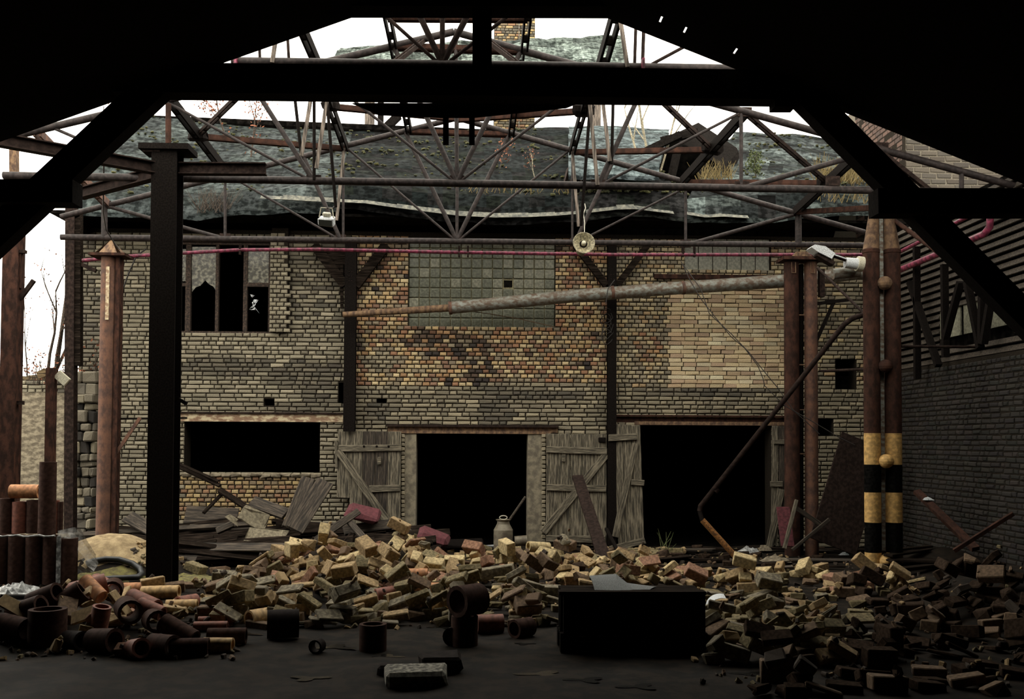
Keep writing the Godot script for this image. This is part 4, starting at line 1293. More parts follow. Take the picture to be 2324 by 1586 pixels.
	var q := [W(1790, 588, z), W(1848, 588, z), W(1828, 572, z), W(1806, 572, z)]
	var q2 := []
	for p in q: q2.append(p + Vector3(0, 0, 0.04))
	mb.hexa(q + q2); part(n, "cap_rib", mb, M.rust_buff)
	for yy in [715, 828, 930, 1030]:
		mb = MB.new(); mb.tube([W(1810, yy, z), W(1832, yy, z)], 0.012, 6); part(n, "tie", mb, M.rust_buff)
	mb = MB.new(); mb.tube([W(1818, 600, z - 0.1), W(1818, 1260, z - 0.1)], 0.04, 8); part(n, "cable_duct", mb, M.steel_black)
	mb = MB.new(); mb.bar(W(1852, 775, z), W(1893, 684, z), 0.04, 0.05); part(n, "bracket", mb, M.steel_black)
	mb = MB.new(); mb.bar(W(1846, 690, z), W(1926, 680, z), 0.05, 0.05); part(n, "bracket", mb, M.steel_black)
	mb = MB.new(); mb.bar(W(1853, 700, z), W(1853, 790, z), 0.03, 0.04); part(n, "bracket", mb, M.rust_dark)
	mb = MB.new(); mb.box(W(1856, 675, z - 0.1), W(1872, 610, z)); part(n, "switch_box", mb, M.steel_dark)
	# striped twin column
	n = thing("striped_column", "twin steel pipe column with yellow and black hazard bands near its foot", "column")
	z = -13.2
	var ys := func(py: float) -> float: return W(2000, py, z).y
	var xa := W(1979, 900, z).x; var xb := W(2027, 900, z).x; var rr := 0.108
	for xx in [xa, xb]:
		var lv := [[ys.call(1330), ys.call(1253), "paint_yellow"], [ys.call(1253), ys.call(1185), "paint_black"], [ys.call(1185), ys.call(1117), "paint_yellow"], [ys.call(1117), ys.call(1054), "paint_black"], [ys.call(1054), ys.call(983), "paint_yellow"], [ys.call(983), ys.call(570), "rust_dark"]]
		for l in lv:
			mb = MB.new(); mb.lathe(Transform3D(Basis.IDENTITY, Vector3(xx, 0, z)), [Vector2(rr, maxf(l[0], -0.02)), Vector2(rr, l[1])], 16)
			part(n, "band" if l[2] != "rust_dark" else "shaft", mb, M[l[2]])
		mb = MB.new()
		var tx := lerpf(xx, (xa + xb) / 2, 0.32)
		mb.tube([Vector3(xx, ys.call(570), z), Vector3(tx, ys.call(478), z)], [rr, 0.06], 16); part(n, "tapered_head", mb, M.rust_buff)
		mb = MB.new(); mb.lathe(Transform3D(Basis.IDENTITY, Vector3(xx, ys.call(576), z)), [Vector2(rr, 0), Vector2(rr + 0.008, 0.01), Vector2(rr + 0.008, 0.05), Vector2(rr, 0.06)], 16); part(n, "collar", mb, M.rust_dark)
	var xm := (xa + xb) / 2
	mb = MB.new(); mb.bar(Vector3(xm, 0, z - 0.02), Vector3(xm, ys.call(480), z - 0.02), 0.05, 0.04); part(n, "chain_rail", mb, M.pipe_grey)
	for a in [[645, "rust_buff", 0.098], [832, "rust_dark", 0.095], [1046, "paint_yellow", 0.1], [1272, "paint_yellow", 0.105]]:
		mb = MB.new()
		var pr := []
		for k in 9:
			var an := PI * k / 8.0 - PI / 2
			pr.append(Vector2(cos(an) * a[2], sin(an) * a[2] * 0.95))
		mb.lathe(Transform3D(Basis.IDENTITY, Vector3(xm, ys.call(a[0]), z + 0.1)), pr, 14); part(n, "ball_joint", mb, M[a[1]])
	# slim wooden posts at the open side
	n = thing("timber_post", "stout weathered post with iron brackets standing before the open sky", "post")
	z = -13.0
	mb = MB.new(); mb.bar(Vector3(W(18, 1200, z).x, -0.02, z), W(34, 470, z), 0.2, 0.2); part(n, "shaft", mb, M.rust_dark)
	mb = MB.new(); mb.box(W(40, 655, z), W(53, 570, z) + Vector3(0, 0, 0.06)); part(n, "bracket", mb, M.rust_dark)
	mb = MB.new(); mb.box(W(44, 576, z), W(62, 569, z) + Vector3(0, 0, 0.08)); part(n, "bracket", mb, M.steel_dark)
	mb = MB.new(); mb.bar(W(46, 678, z), W(77, 636, z), 0.05, 0.05); part(n, "brace_stub", mb, M.steel_dark)
	mb = MB.new(); mb.box(W(36, 918, z), W(56, 910, z) + Vector3(0, 0, 0.06)); part(n, "bracket", mb, M.steel_dark)
	mb = MB.new(); mb.bar(W(33, 490, z), W(32, 322, z), 0.09, 0.09); part(n, "mast", mb, M.rust_buff)
	n = thing("timber_post", "dark post at the corner of the brick front carrying the truss end", "post")
	z = -15.6
	mb = MB.new(); mb.bar(Vector3(W(160, 1200, z).x, 0.3, z), W(163, 470, z), 0.14, 0.16); part(n, "shaft", mb, M.steel_dark)
	mb = MB.new(); mb.bar(W(178, 830, z), W(178, 480, z), 0.1, 0.12); part(n, "plank", mb, M.wood_dark)
	mb = MB.new(); mb.bar(W(150, 500, z), W(182, 486, z), 0.12, 0.1); part(n, "cap", mb, M.steel_dark)
	mb = MB.new(); mb.bar(W(168, 592, z), W(218, 615, z), 0.06, 0.06); part(n, "brace", mb, M.steel_dark)
	z = -12.9
	# lamp post with two arms
	n = thing("lamp_post", "thin rusty lamp post with two tilted white lamp arms before the low wall", "lamp post")
	z = -13.6
	mb = MB.new(); mb.bar(Vector3(W(113, 1150, z).x, 0, z), W(117, 835, z), 0.11, 0.11); part(n, "pole", mb, M.rust_dark)
	mb = MB.new(); mb.bar(W(86, 852, z), W(106, 844, z), 0.1, 0.04, Vector3.BACK); part(n, "lamp_arm", mb, M.wood_pale)
	mb = MB.new(); mb.bar(W(130, 848, z), W(153, 868, z), 0.12, 0.05, Vector3.BACK); part(n, "lamp_arm", mb, M.lamp_cream)

func build_pipes():
	var n := thing("flue_pipe", "long slanting blue-grey and rusty sheet pipe crossing the brick front", "pipe")
	var z := ZF + 0.45
	var mb := MB.new(); mb.tube([W(778, 714, z), W(1030, 698, z)], [0.045, 0.062], 14); part(n, "thin_section", mb, M.rust_buff)
	mb = MB.new(); mb.tube([W(1018, 699, z), W(1300, 672, z), W(1520, 655, z), W(1790, 637, z), W(1960, 618, z)], [0.1, 0.105, 0.105, 0.11, 0.11], 16); part(n, "wide_section", mb, M.pipe_grey)
	for a in [[1022, 699, 0.108], [1390, 664, 0.112], [1550, 653, 0.112]]:
		var p := W(a[0], a[1], z); var d := (W(1790, 637, z) - W(1018, 699, z)).normalized()
		mb = MB.new(); mb.tube([p - d * 0.025, p + d * 0.025], a[2], 16); part(n, "collar", mb, M.rust)
	for a in [[795, 712], [1388, 664], [1796, 637]]:
		mb = MB.new(); mb.bar(W(a[0], a[1], z), W(a[0], a[1] - 4, ZF + 0.1), 0.04, 0.03); part(n, "wall_bracket", mb, M.steel_black)
	mb = MB.new(); mb.tube([W(1395, 635, z + 0.1), W(1380, 655, z + 0.13), W(1375, 690, z + 0.1)], 0.008, 5); part(n, "tie_wire", mb, M.wire)
	mb = MB.new(); mb.tube([W(1050, 697, ZF + 0.45), W(1058, 705, ZF + 0.36), W(1110, 712, ZF + 0.25), W(1180, 724, ZF + 0.2), W(1260, 742, ZF + 0.05)], 0.007, 5); part(n, "trailing_wire", mb, M.rust_buff)
	n = thing("heating_pipe", "thin magenta pipe running along the whole brick front", "pipe")
	z = ZB - 0.2
	mb = MB.new(); mb.tube([W(187, 591, z), W(300, 581, z), W(420, 574, z), W(545, 567, z), W(720, 566, z), W(1000, 572, z), W(1400, 578, z), W(1958, 578, z)], 0.028, 8); part(n, "pipe", mb, M.pipe_pink)
	for x in [1042, 1062, 545, 1550, 1576]:
		var p := W(x, 573.0 if x > 900 else 568.0, z)
		mb = MB.new(); mb.bar(p - Vector3(0, 0.07, 0), p + Vector3(0, 0.1, 0), 0.03, 0.05); part(n, "clip", mb, M.steel_dark)
	n = thing("heating_pipe", "magenta pipe bending upward along the weatherboarded side wall", "pipe")
	var X := 6.45
	mb = MB.new(); mb.tube([WX(2042, 613, X), WX(2140, 572, X), WX(2200, 546, X), WX(2234, 531, X), WX(2246, 515, X), WX(2248, 480, X), WX(2248, 440, X)], 0.045, 10); part(n, "pipe", mb, M.pipe_pink)
	n = thing("heating_pipe", "slimmer magenta pipe rising above the bent one by the boarded wall", "pipe")
	mb = MB.new(); mb.tube([WX(2040, 573, X + 0.1), WX(2110, 537, X + 0.1), WX(2210, 484, X + 0.1), WX(2300, 440, X + 0.1)], 0.03, 8); part(n, "pipe", mb, M.pipe_pink)
	# bent drain pole leaning from the striped column to the ground
	n = thing("bent_pole", "dark crooked pole leaning from the striped column down across the doorway", "pole")
	var z0 := -13.4; var z1 := -14.6
	var e := W(1588, 1160, z1)
	mb = MB.new(); mb.tube([W(1962, 714, z0), W(1935, 722, z0), W(1915, 737, z0 - 0.1), W(1590, 1148, z1), e], 0.038, 10); part(n, "pole", mb, M.steel_dark)
	mb = MB.new(); mb.tube([e, W(1594, 1182, z1 + 0.05)], 0.034, 8); part(n, "elbow", mb, M.steel_black)
	var f := H(1676, 1275)
	mb = MB.new(); mb.tube([W(1594, 1180, z1 + 0.05), f + Vector3(0, 0.03, 0)], 0.045, 10); part(n, "ochre_end", mb, mat("ochre", c8(176, 118, 56), 0.8, "rust", Vector3(2, 2, 2), true), "ochre painted lower end")
	mb = MB.new(); mb.tube([W(1622, 1116, z1 + 0.1), W(1628, 1108, z1 + 0.1)], 0.05, 8); part(n, "clamp", mb, M.steel_dark)
	mb = MB.new(); mb.tube([W(1856, 608, -14.6), W(1962, 712, -13.4)], 0.02, 7); single("stay_rod", mb, M.steel_dark, "thin stay rod between the capped twin column and the striped column", "rod")
	mb = MB.new(); mb.tube([W(2030, 500, -13.2), W(2330, 720, -10.5)], 0.03, 7); single("stay_rod", mb, M.rust_dark, "thin stay rod slanting down from the head of the striped column to the boarded wall", "rod")
	mb = MB.new(); mb.tube([W(2046, 786, -13.2), W(2290, 788, -13.2)], 0.02, 7); single("cross_rail", mb, M.steel_dark, "thin level rail from the striped column towards the side wall", "rail")
	mb = MB.new(); mb.tube([W(1860, 842, -15.2), W(1962, 838, -13.4)], 0.02, 7); single("cross_rail", mb, M.steel_dark, "thin level rail between the capped twin column and the striped column", "rail")
	# loudspeaker horn
	n = thing("horn_loudspeaker", "round cream horn loudspeaker hanging by a wire under the truss", "loudspeaker")
	var c := W(1325, 551, -14.9)
	var fw := Basis(Vector3.RIGHT, PI / 2 - 0.15)
	mb = MB.new(); mb.lathe(Transform3D(fw, c), [Vector2(0.05, -0.22), Vector2(0.06, -0.12), Vector2(0.1, -0.05), Vector2(0.163, 0.0), Vector2(0.168, 0.012), Vector2(0.158, 0.012), Vector2(0.075, -0.05), Vector2(0.05, -0.06)], 24); part(n, "horn", mb, M.horn_grey)
	mb = MB.new(); mb.lathe(Transform3D(fw, c), [Vector2(0.0, -0.055), Vector2(0.06, -0.055)], 16); part(n, "throat", mb, M.steel_black)
	mb = MB.new(); mb.lathe(Transform3D(fw, c), [Vector2(0.035, -0.06), Vector2(0.034, 0.01), Vector2(0.022, 0.028), Vector2(0, 0.034)], 14); part(n, "phase_plug", mb, M.lamp_cream)
	mb = MB.new(); mb.lathe(Transform3D(fw, c + Vector3(0, -0.03, -0.3)), [Vector2(0, -0.1), Vector2(0.08, -0.1), Vector2(0.08, 0.1), Vector2(0, 0.1)], 14); part(n, "driver", mb, M.horn_grey)
	mb = MB.new(); mb.tube([c + Vector3(0.01, 0.16, -0.02), W(1327, 505, -14.9), W(1324, 485, -14.9), W(1329, 472, -14.9), W(1327, 462, -14.9)], 0.008, 6); part(n, "hanging_wire", mb, M.wire_pale)
	# floodlight
	n = thing("floodlight", "small white box floodlight with a bracket hanging from the truss rods", "floodlight")
	c = W(741, 502, ZA - 0.1)
	var R := Basis(Vector3.UP, -0.15) * Basis(Vector3.RIGHT, 0.5) * Basis(Vector3.BACK, -0.1)
	mb = MB.new(); mb.rock(Transform3D(R, c), Vector3(0.2, 0.11, 0.12), 0.014, 0.002, rng); part(n, "housing", mb, M.white_metal)
	mb = MB.new(); mb.rock(Transform3D(R, c + R * Vector3(0, -0.005, 0.062)), Vector3(0.17, 0.085, 0.01), 0.003, 0.0, rng); part(n, "glass", mb, M.lamp_glass)
	mb = MB.new(); mb.tube([c + R * Vector3(-0.09, 0.05, 0), c + R * Vector3(-0.07, 0.16, -0.03), c + R * Vector3(0.07, 0.16, -0.03), c + R * Vector3(0.09, 0.05, 0)], 0.008, 6); part(n, "bracket", mb, M.lamp_cream)
	mb = MB.new(); mb.rock(Transform3D(R, c + R * Vector3(0, 0.08, -0.02)), Vector3(0.1, 0.05, 0.06), 0.01, 0.001, rng); part(n, "gear_box", mb, M.lamp_cream)
	mb = MB.new(); mb.tube([c + R * Vector3(0, 0.16, -0.03), W(756, 472, ZA - 0.05), W(761, 468, ZA + 0.04)], 0.012, 6); part(n, "cable", mb, M.wire)
	# street-type lamp fixed to the striped column
	n = thing("wall_lamp", "silver shaded lamp on an arm fixed to the striped column", "lamp")
	z = -13.0
	mb = MB.new()
	var P := [W(1836, 564, z), W(1844, 558, z), W(1868, 562, z), W(1890, 578, z), W(1882, 590, z), W(1850, 574, z)]
	for i in range(1, P.size() - 1):
		mb.tri(P[0] + Vector3(0, 0, .1), P[i] + Vector3(0, 0, .1), P[i + 1] + Vector3(0, 0, .1), Vector3.BACK); mb.tri(P[0] + Vector3(0, 0, -.14), P[i] + Vector3(0, 0, -.14), P[i + 1] + Vector3(0, 0, -.14), Vector3.FORWARD)
	for i in P.size():
		var j := (i + 1) % P.size()
		mb.quad(P[i] + Vector3(0, 0, .1), P[j] + Vector3(0, 0, .1), P[j] + Vector3(0, 0, -.14), P[i] + Vector3(0, 0, -.14), (P[i] + P[j]) / 2 - W(1862, 572, z))
	part(n, "shade", mb, M.white_metal)
	mb = MB.new(); mb.bar(W(1852, 578, z), W(1890, 600, z), 0.14, 0.05); part(n, "underside", mb, M.steel_dark)
	mb = MB.new(); mb.tube([W(1884, 577, z), W(1922, 590, z)], 0.03, 8); part(n, "arm", mb, M.steel_dark)
	mb = MB.new(); mb.tube([W(1884, 575, z + .04), W(1922, 588, z + 0.04)], 0.01, 6); part(n, "cable", mb, M.white_metal)
	mb = MB.new(); mb.tube([W(1918, 596, z), W(1946, 599, z)], [0.07, 0.075], 14); part(n, "socket", mb, M.white_metal)
	mb = MB.new(); mb.tube([W(1945, 598, z), W(1958, 600, z)], 0.1, 14); part(n, "flange", mb, M.lamp_cream)
	mb = MB.new(); mb.tube([W(1890, 622, z - 0.2), W(1950, 616, z - 0.2)], 0.075, 12); single("pipe_stub", mb, M.pipe_grey, "short lagged pipe stub below the silver lamp", "pipe")
	# loose wires
	var wl := "thin loose electric wire sagging across the brick front"
	for w in [[[1545, 592], [1568, 640], [1592, 680], [1625, 722], [1660, 765], [1690, 790], [1720, 830], [1732, 860], [1735, 875], [1780, 920], [1850, 960], [1900, 990], [1940, 1010]], [[1550, 600], [1590, 655], [1610, 712], [1660, 758], [1700, 800], [1740, 850], [1765, 880], [1800, 930], [1860, 985]]]:
		mb = MB.new(); var pts := []
		for p in w: pts.append(W(p[0], p[1], -15.0))
		mb.tube(pts, 0.007, 5); single("loose_wire", mb, M.wire, wl, "wire", "loose wires")
	mb = MB.new()
	var coil := []
	for k in 60:
		var an := k * 0.52
		coil.append(W(1378 + cos(an) * (12 + rng.randf_range(-4, 4)), 740 + k * 1.0 - 30 + sin(an) * 20, ZF + 0.17 + 0.02 * sin(k)))
	mb.tube(coil, 0.006, 4); single("wire_coil", mb, M.wire, "tangled coil of thin wire hanging on the wall post under the slanting pipe", "wire")
	mb = MB.new(); mb.tube([W(332, 565, ZF + 0.2), W(310, 580, ZF + 0.2), W(292, 620, ZF + 0.2), W(278, 660, ZF + 0.1), W(270, 700, ZF + 0.05)], 0.012, 6); single("conduit", mb, M.wire, "curved grey cable hanging on the brick beside the rust-red column", "cable")
	mb = MB.new(); mb.tube([W(236, 345, -12.4), W(234, 480, -13.6), W(240, 520, -14.5), W(262, 555, -15.0), W(272, 566, -15.0)], 0.01, 6); single("hanging_cable", mb, M.wire, "black cable dangling from the stub beam to the rust-red column cap", "cable")

# ---------------------------------------------------------------- doors
func board(parent: Node3D, called: String, a: Vector3, b: Vector3, w: float, t: float, m: Material, face := Vector3.BACK) -> MeshInstance3D:
	# a board from a to b, broad side towards face; grain along its length (local x)
	var d := (b - a).normalized()
	var s := face.cross(d).normalized()
	var f := d.cross(s).normalized()
	var mb := MB.new()
	mb.rock(Transform3D.IDENTITY, Vector3(a.distance_to(b), w, t), minf(0.004, t * 0.2), minf(0.006, w * 0.04), rng)
	return placed(parent, called, mb.mesh(), m, Transform3D(Basis(d, s, f), (a + b) / 2))
var last_batten: MeshInstance3D
func plank_door(called: String, label: String, q: Array, z: float, n: int, braces: Array, gone := []):
	# q: four pixel corners top-left, top-right, bottom-right, bottom-left
	var t := thing(called, label, "door", "weathered plank doors")
	for i in n:
		var u := (i + 0.5) / n
		var a := W(lerpf(q[0][0], q[1][0], u), lerpf(q[0][1], q[1][1], u), z); var b := W(lerpf(q[3][0], q[2][0], u), lerpf(q[3][1], q[2][1], u), z)
		if gone.has(i): b = b.lerp(a, 0.35)
		b += Vector3(0, rng.randf_range(-0.01, 0.05), 0)
		board(t, "plank", a, b, a.distance_to(W(lerpf(q[0][0], q[1][0], u + 1.0 / n), lerpf(q[0][1], q[1][1], u), z)) - 0.006, 0.03, M.wood_grey if rng.randf() < 0.6 else M.wood_mid)
	for br in braces:
		last_batten = board(t, "batten", W(br[0], br[1], z + 0.032), W(br[2], br[3], z + 0.032), br[4] / 137.0, 0.035, M.wood_grey)
	return t
func build_doors():
	var z := ZF + 0.08
	var d = plank_door("plank_door", "grey plank door with torn edge and diagonal brace beside the timber pile", [[766, 979], [911, 979], [908, 1225], [764, 1215]], z, 5,
		[[768, 1018, 911, 1016, 15], [838, 1109, 908, 1107, 15], [766, 1022, 902, 1216, 17], [762, 1000, 764, 1062, 6]], [0])
	var mb := MB.new(); mb.rock(Transform3D(Basis.IDENTITY, W(861, 1046, z + 0.04)), Vector3(0.06, 0.13, 0.05), 0.01, 0.004, rng); part(d, "latch_block", mb, M.wood_grey)
	for x in [826, 855, 882]:
		mb = MB.new(); mb.lathe(Transform3D(Basis(Vector3.RIGHT, PI / 2), W(x, 1013, z + 0.052)), [Vector2(0, 0.012), Vector2(0.018, 0.006), Vector2(0.02, 0)], 8)
		var bt: MeshInstance3D = d.get_node("batten")
		for vi in mb.v.size():
			mb.v[vi] = bt.transform.affine_inverse() * mb.v[vi]
			mb.n[vi] = bt.transform.basis.inverse() * mb.n[vi]
		part(bt, "bolt", mb, M.steel_black)
	d = plank_door("plank_door", "grey plank door with diagonal brace standing open beside the striped light of the milk can doorway", [[1240, 984], [1377, 986], [1376, 1242], [1239, 1240]], z, 5,
		[[1240, 1020, 1377, 1024, 15], [1240, 1106, 1376, 1109, 15], [1240, 1222, 1374, 1224, 16], [1233, 1208, 1376, 1030, 17]])
	d.set_meta("label", "grey plank door with full diagonal brace behind the leaning dark plate")
	mb = MB.new(); mb.rock(Transform3D(Basis.IDENTITY, W(1279, 1040, z + 0.04)), Vector3(0.06, 0.12, 0.05), 0.01, 0.004, rng); part(d, "latch_block", mb, M.wood_grey)
	mb = MB.new(); mb.rock(Transform3D(Basis.IDENTITY, W(1366, 998, z + 0.03)), Vector3(0.12, 0.08, 0.05), 0.01, 0.004, rng); part(d, "hinge", mb, M.steel_black)
	plank_door("plank_door", "narrow sagging plank door half turned in the doorway under the long lintel", [[1390, 962], [1453, 966], [1462, 1236], [1404, 1242]], z + 0.06, 3,
		[[1381, 994, 1446, 990, 15], [1432, 1094, 1462, 1096, 13], [1442, 1006, 1396, 1218, 14], [1384, 1246, 1464, 1226, 14]])
	plank_door("plank_door", "splintered plank door behind the foot of the rusty twin column", [[1752, 966], [1782, 968], [1784, 1246], [1748, 1240]], z + 0.02, 2,
		[[1756, 1003, 1782, 1003, 10], [1748, 1098, 1776, 1098, 12], [1774, 1110, 1745, 1244, 14]])

# ---------------------------------------------------------------- timber and other debris
func plank(px0, py0, z0, px1, py1, z1, w: float, t: float, m: Material, label: String, group := "", called := "plank", face := Vector3(0, 0.8, 0.6)):
	var a := W(px0, py0, z0); var b := W(px1, py1, z1)
	a.y = maxf(a.y, yard(a.x, a.z) + t * 0.5); b.y = maxf(b.y, yard(b.x, b.z) + t * 0.5)
	var o := board(self, called, a, b, w, t, m, face)
	tag(o, label, "plank", group)
	return o
func spot_of(x: float, py: float) -> String:
	if x < 345: return "between the rust-red column and the broad column"
	if py < 1225:
		if x < 520: return "below the pale brick infill"
		if x < 640: return "under the tilted fibre board"
		if x < 760: return "behind the steep leaning planks"
		return "under the dark red cushion"
	if x < 520: return "behind the moss and the sand heap"
	if x < 660: return "under the pale triangular shard"
	if x < 780: return "under the long slanting batten"
	return "at the back of the rubble crest"
func build_timber():
	var g := RandomNumberGenerator.new(); g.seed = 12
	var lab := "dark rotten board lying flat in the timber pile before the wide opening"
	var grp := "dark boards of the timber pile"
	for i in 80:                                   # the long dark boards, layer upon layer
		var k := i / 80.0
		var z := -15.9 + g.randf_range(0, 2.2)
		var py := lerpf(1195, 1275, clampf((z + 15.9) / 2.2 + g.randf_range(-0.2, 0.2), 0, 1))
		var x := g.randf_range(300, 860)
		var l := g.randf_range(90, 210)
		var s := g.randf_range(-0.16, 0.1)
		plank(x - l, py - s * l, z + g.randf_range(-0.3, 0.3), x + l, py + s * l, z + g.randf_range(-0.3, 0.3), g.randf_range(0.06, 0.17), g.randf_range(0.025, 0.06), M.wood_dark if g.randf() < 0.82 else M.wood_mid, "dark rotten board in the timber pile " + spot_of(x, py), "dark boards of the timber pile " + spot_of(x, py))
	var P := [
		[700, 1085, -15.0, 655, 1198, -14.4, 0.2, 0.05, "wood_mid", "broad grey plank leaning steeply on the timber pile"],
		[738, 1092, -15.0, 668, 1203, -14.3, 0.26, 0.05, "wood_mid", "broadest grey plank leaning steeply beside its twin on the timber pile"],
		[814, 1160, -14.6, 690, 1245, -13.9, 0.1, 0.05, "wood_mid", "long grey batten slanting down from the dark red cushion"],
		[790, 1180, -14.5, 842, 1240, -14.0, 0.09, 0.05, "wood_mid", "grey batten crossing the slanting one below the dark red cushion"],
		[886, 1190, -15.0, 780, 1204, -14.6, 0.16, 0.05, "wood_mid", "flat board pointing from the timber pile to the braced door"],
		[400, 1056, -15.6, 500, 1102, -15.2, 0.06, 0.04, "wood_dark", "thin black lath slanting across the sill of the wide opening"],
		[402, 1050, -15.5, 496, 1092, -15.2, 0.04, 0.03, "wood_dark", "thinner black lath above its neighbour at the sill"],
		[498, 1112, -15.4, 592, 1172, -14.9, 0.08, 0.06, "wood_dark", "charred beam sloping down to the curved sheets"],
		[502, 1122, -15.4, 462, 1164, -15.0, 0.05, 0.04, "wood_dark", "short charred prop below the thin black laths"],
		[572, 1138, -15.3, 650, 1166, -15.0, 0.2, 0.05, "wood_mid", "notched brown board lying behind the steep planks"],
		[290, 1172, -15.6, 350, 1205, -15.0, 0.22, 0.04, "wood_mid", "broad brown board against the brick beside the broad steel column"],
		[420, 1168, -15.9, 540, 1172, -15.9, 0.3, 0.04, "wood_mid", "wide brown board standing on edge below the pale brick infill"],
		[492, 1205, -14.8, 530, 1188, -14.8, 0.1, 0.05, "wood_mid", "short reddish offcut on top of the timber pile"],
		[528, 1262, -14.2, 546, 1254, -14.2, 0.07, 0.05, "wood_pale", "small bright block of fresh wood at the edge of the timber pile"],
		[760, 1262, -13.9, 800, 1212, -14.3, 0.08, 0.05, "wood_dark", "black batten propped up beside the brick rubble"],
		[1422, 1248, -13.0, 1424, 1282, -13.0, 0.05, 0.03, "wood_pale", "bright upright wooden stake in the brick rubble"]]
	for p in P:
		plank(p[0], p[1], p[2], p[3], p[4], p[5], p[6], p[7], M[p[8]], p[9], "", "plank", Vector3(0.2, 0.5, 0.8))
	# more dark boards and bits along the foot of the walls
	for i in 34:
		var px := g.randf_range(1240, 2300)
		var py := g.randf_range(1238, 1300)
		var c := H(px, py)
		c.z = maxf(c.z, -15.7); c.x = minf(c.x, 5.8)
		var a := g.randf_range(-0.7, 0.7)
		var l := g.randf_range(0.25, 0.8)
		var v := Vector3(cos(a), g.randf_range(-0.04, 0.08), sin(a)) * l
		c.y += 0.04
		var o := board(self, "plank", c - v, c + v, g.randf_range(0.07, 0.17), g.randf_range(0.02, 0.045), M.wood_dark if g.randf() < 0.8 else M.wood_mid, Vector3.UP)
		var w2: String = "before the braced plank door" if px < 1400 else ("before the wide dark doorway" if px < 1580 else ("around the ochre pole" if px < 1760 else ("below the rusty twin column" if px < 1930 else ("at the foot of the striped column" if px < 2060 else "in the dark corner by the side wall"))))
		tag(o, "dark broken board on the black soil " + w2, "plank", "broken boards " + w2)
	# frame of laths by the twin column
	var n := thing("broken_trestle", "broken triangular trestle of grey laths against the rusty twin column", "trestle")
	board(n, "lath", W(1808, 1134, -14.8), W(1780, 1245, -14.6), 0.055, 0.03, M.wood_grey)
	board(n, "lath", W(1806, 1152, -14.8), W(1868, 1194, -14.8), 0.07, 0.03, M.wood_mid)
	board(n, "lath", W(1882, 1178, -14.8), W(1798, 1248, -14.6), 0.05, 0.03, M.wood_mid)
	var o := board(self, "red_board", W(1776, 1150, -15.0), W(1788, 1240, -14.8), 0.2, 0.025, M.cushion)
	tag(o, "dull red board standing behind the broken trestle of laths", "board")
	# leaning plate and bar before the plank door
	o = board(self, "leaning_plate", W(1310, 1080, -15.7), W(1378, 1287, -13.1), 0.17, 0.03, M.steel_dark)
	tag(o, "long dark steel plate leaning from the rubble against the plank door", "plate")
	o = board(self, "leaning_bar", W(1376, 1200, -15.0), W(1420, 1286, -13.0), 0.05, 0.04, M.steel_black)
	tag(o, "slim black bar leaning beside the dark steel plate", "bar")
	for a in [[1, "leaning"]]:
		o = board(self, "iron_rail", W(2080, 1115, -14.0), W(2215, 1246, -12.6), 0.1, 0.06, M.rust_dark)
		tag(o, "rusty rail sloping down in the dark corner by the side wall", "rail")
		o = board(self, "iron_rail", W(2300, 1165, -12.0), W(2165, 1250, -12.3), 0.05, 0.05, M.rust_dark)
		tag(o, "thin rusty rail crossing the sloping one in the dark corner", "rail")
		o = board(self, "sheet_panel", W(1962, 1000, -15.2), W(1890, 1240, -14.9), 0.75, 0.03, M.steel_dark)
		tag(o, "large dark sheet leaning beside the foot of the striped column", "sheet")
	# cushions, curved sheets, milk can
	var mb := MB.new(); mb.rock(Transform3D(Basis(Vector3.BACK, -0.35) * Basis(Vector3.RIGHT, 0.3), W(985, 1219, -14.4)), Vector3(0.46, 0.13, 0.35), 0.045, 0.015, rng); single("cushion", mb, M.cushion, "dark red cushion lying in front of the doorway", "cushion")
	mb = MB.new(); mb.rock(Transform3D(Basis(Vector3.BACK, -0.3) * Basis(Vector3.RIGHT, 0.4), W(826, 1165, -14.8)), Vector3(0.5, 0.14, 0.35), 0.04, 0.02, rng); single("cushion", mb, M.cushion, "dark red cushion on top of the timber pile", "cushion")
	for a in [[578, 1180, 0.4, 0.24, -0.5, -14.5, "fibre board shard standing tilted on the timber pile", 0.9], [604, 1214, 0.52, 0.3, 0.05, -14.2, "pale grey triangular board shard at the front of the timber pile", 0.5], [528, 1176, 0.2, 0.14, -0.6, -14.7, "small pale shard beside the tilted fibre board on the timber pile", 0.6]]:
		mb = MB.new()
		var b := Basis(Vector3.BACK, a[4]) * Basis(Vector3.RIGHT, a[7])
		mb.rock(Transform3D(b, W(a[0], a[1], a[5])), Vector3(a[2], 0.018, a[3]), 0.004, 0.05, rng)
		single("board_shard", mb, M.brick_grey, a[6], "shard")
	var c := W(1142, 1235, -15.6); c.y = maxf(0.02, yard(c.x, c.z))
	var n2 := thing("milk_can", "old grey milk can with a ring handle standing inside the doorway", "can")
	mb = MB.new(); mb.lathe(Transform3D(Basis.IDENTITY, c), [Vector2(0, 0), Vector2(0.15, 0), Vector2(0.15, 0.34), Vector2(0.1, 0.43), Vector2(0.095, 0.47), Vector2(0.12, 0.5), Vector2(0, 0.5)], 16); part(n2, "body", mb, M.tin)
	mb = MB.new()
	var ring := []
	for k in 13: ring.append(c + Vector3(0.06 * cos(TAU * k / 12), 0.53 + 0.03 * sin(TAU * k / 12), 0.02))
	mb.tube(ring, 0.009, 6, false); part(n2, "handle", mb, M.wire_pale)
	mb = MB.new(); mb.tube([c + Vector3(0.1, 0.5, 0), c + Vector3(0.35, 0.85, -0.1)], 0.02, 6); single("broom_stick", mb, M.wood_mid, "thin stick leaning behind the milk can", "stick")
	mb = MB.new(); mb.tube([W(1168, 1228, -15.6), W(1196, 1226, -15.6)], 0.08, 12); single("tin_drum", mb, M.tin, "small pale tin lying between milk can and door jamb", "tin")
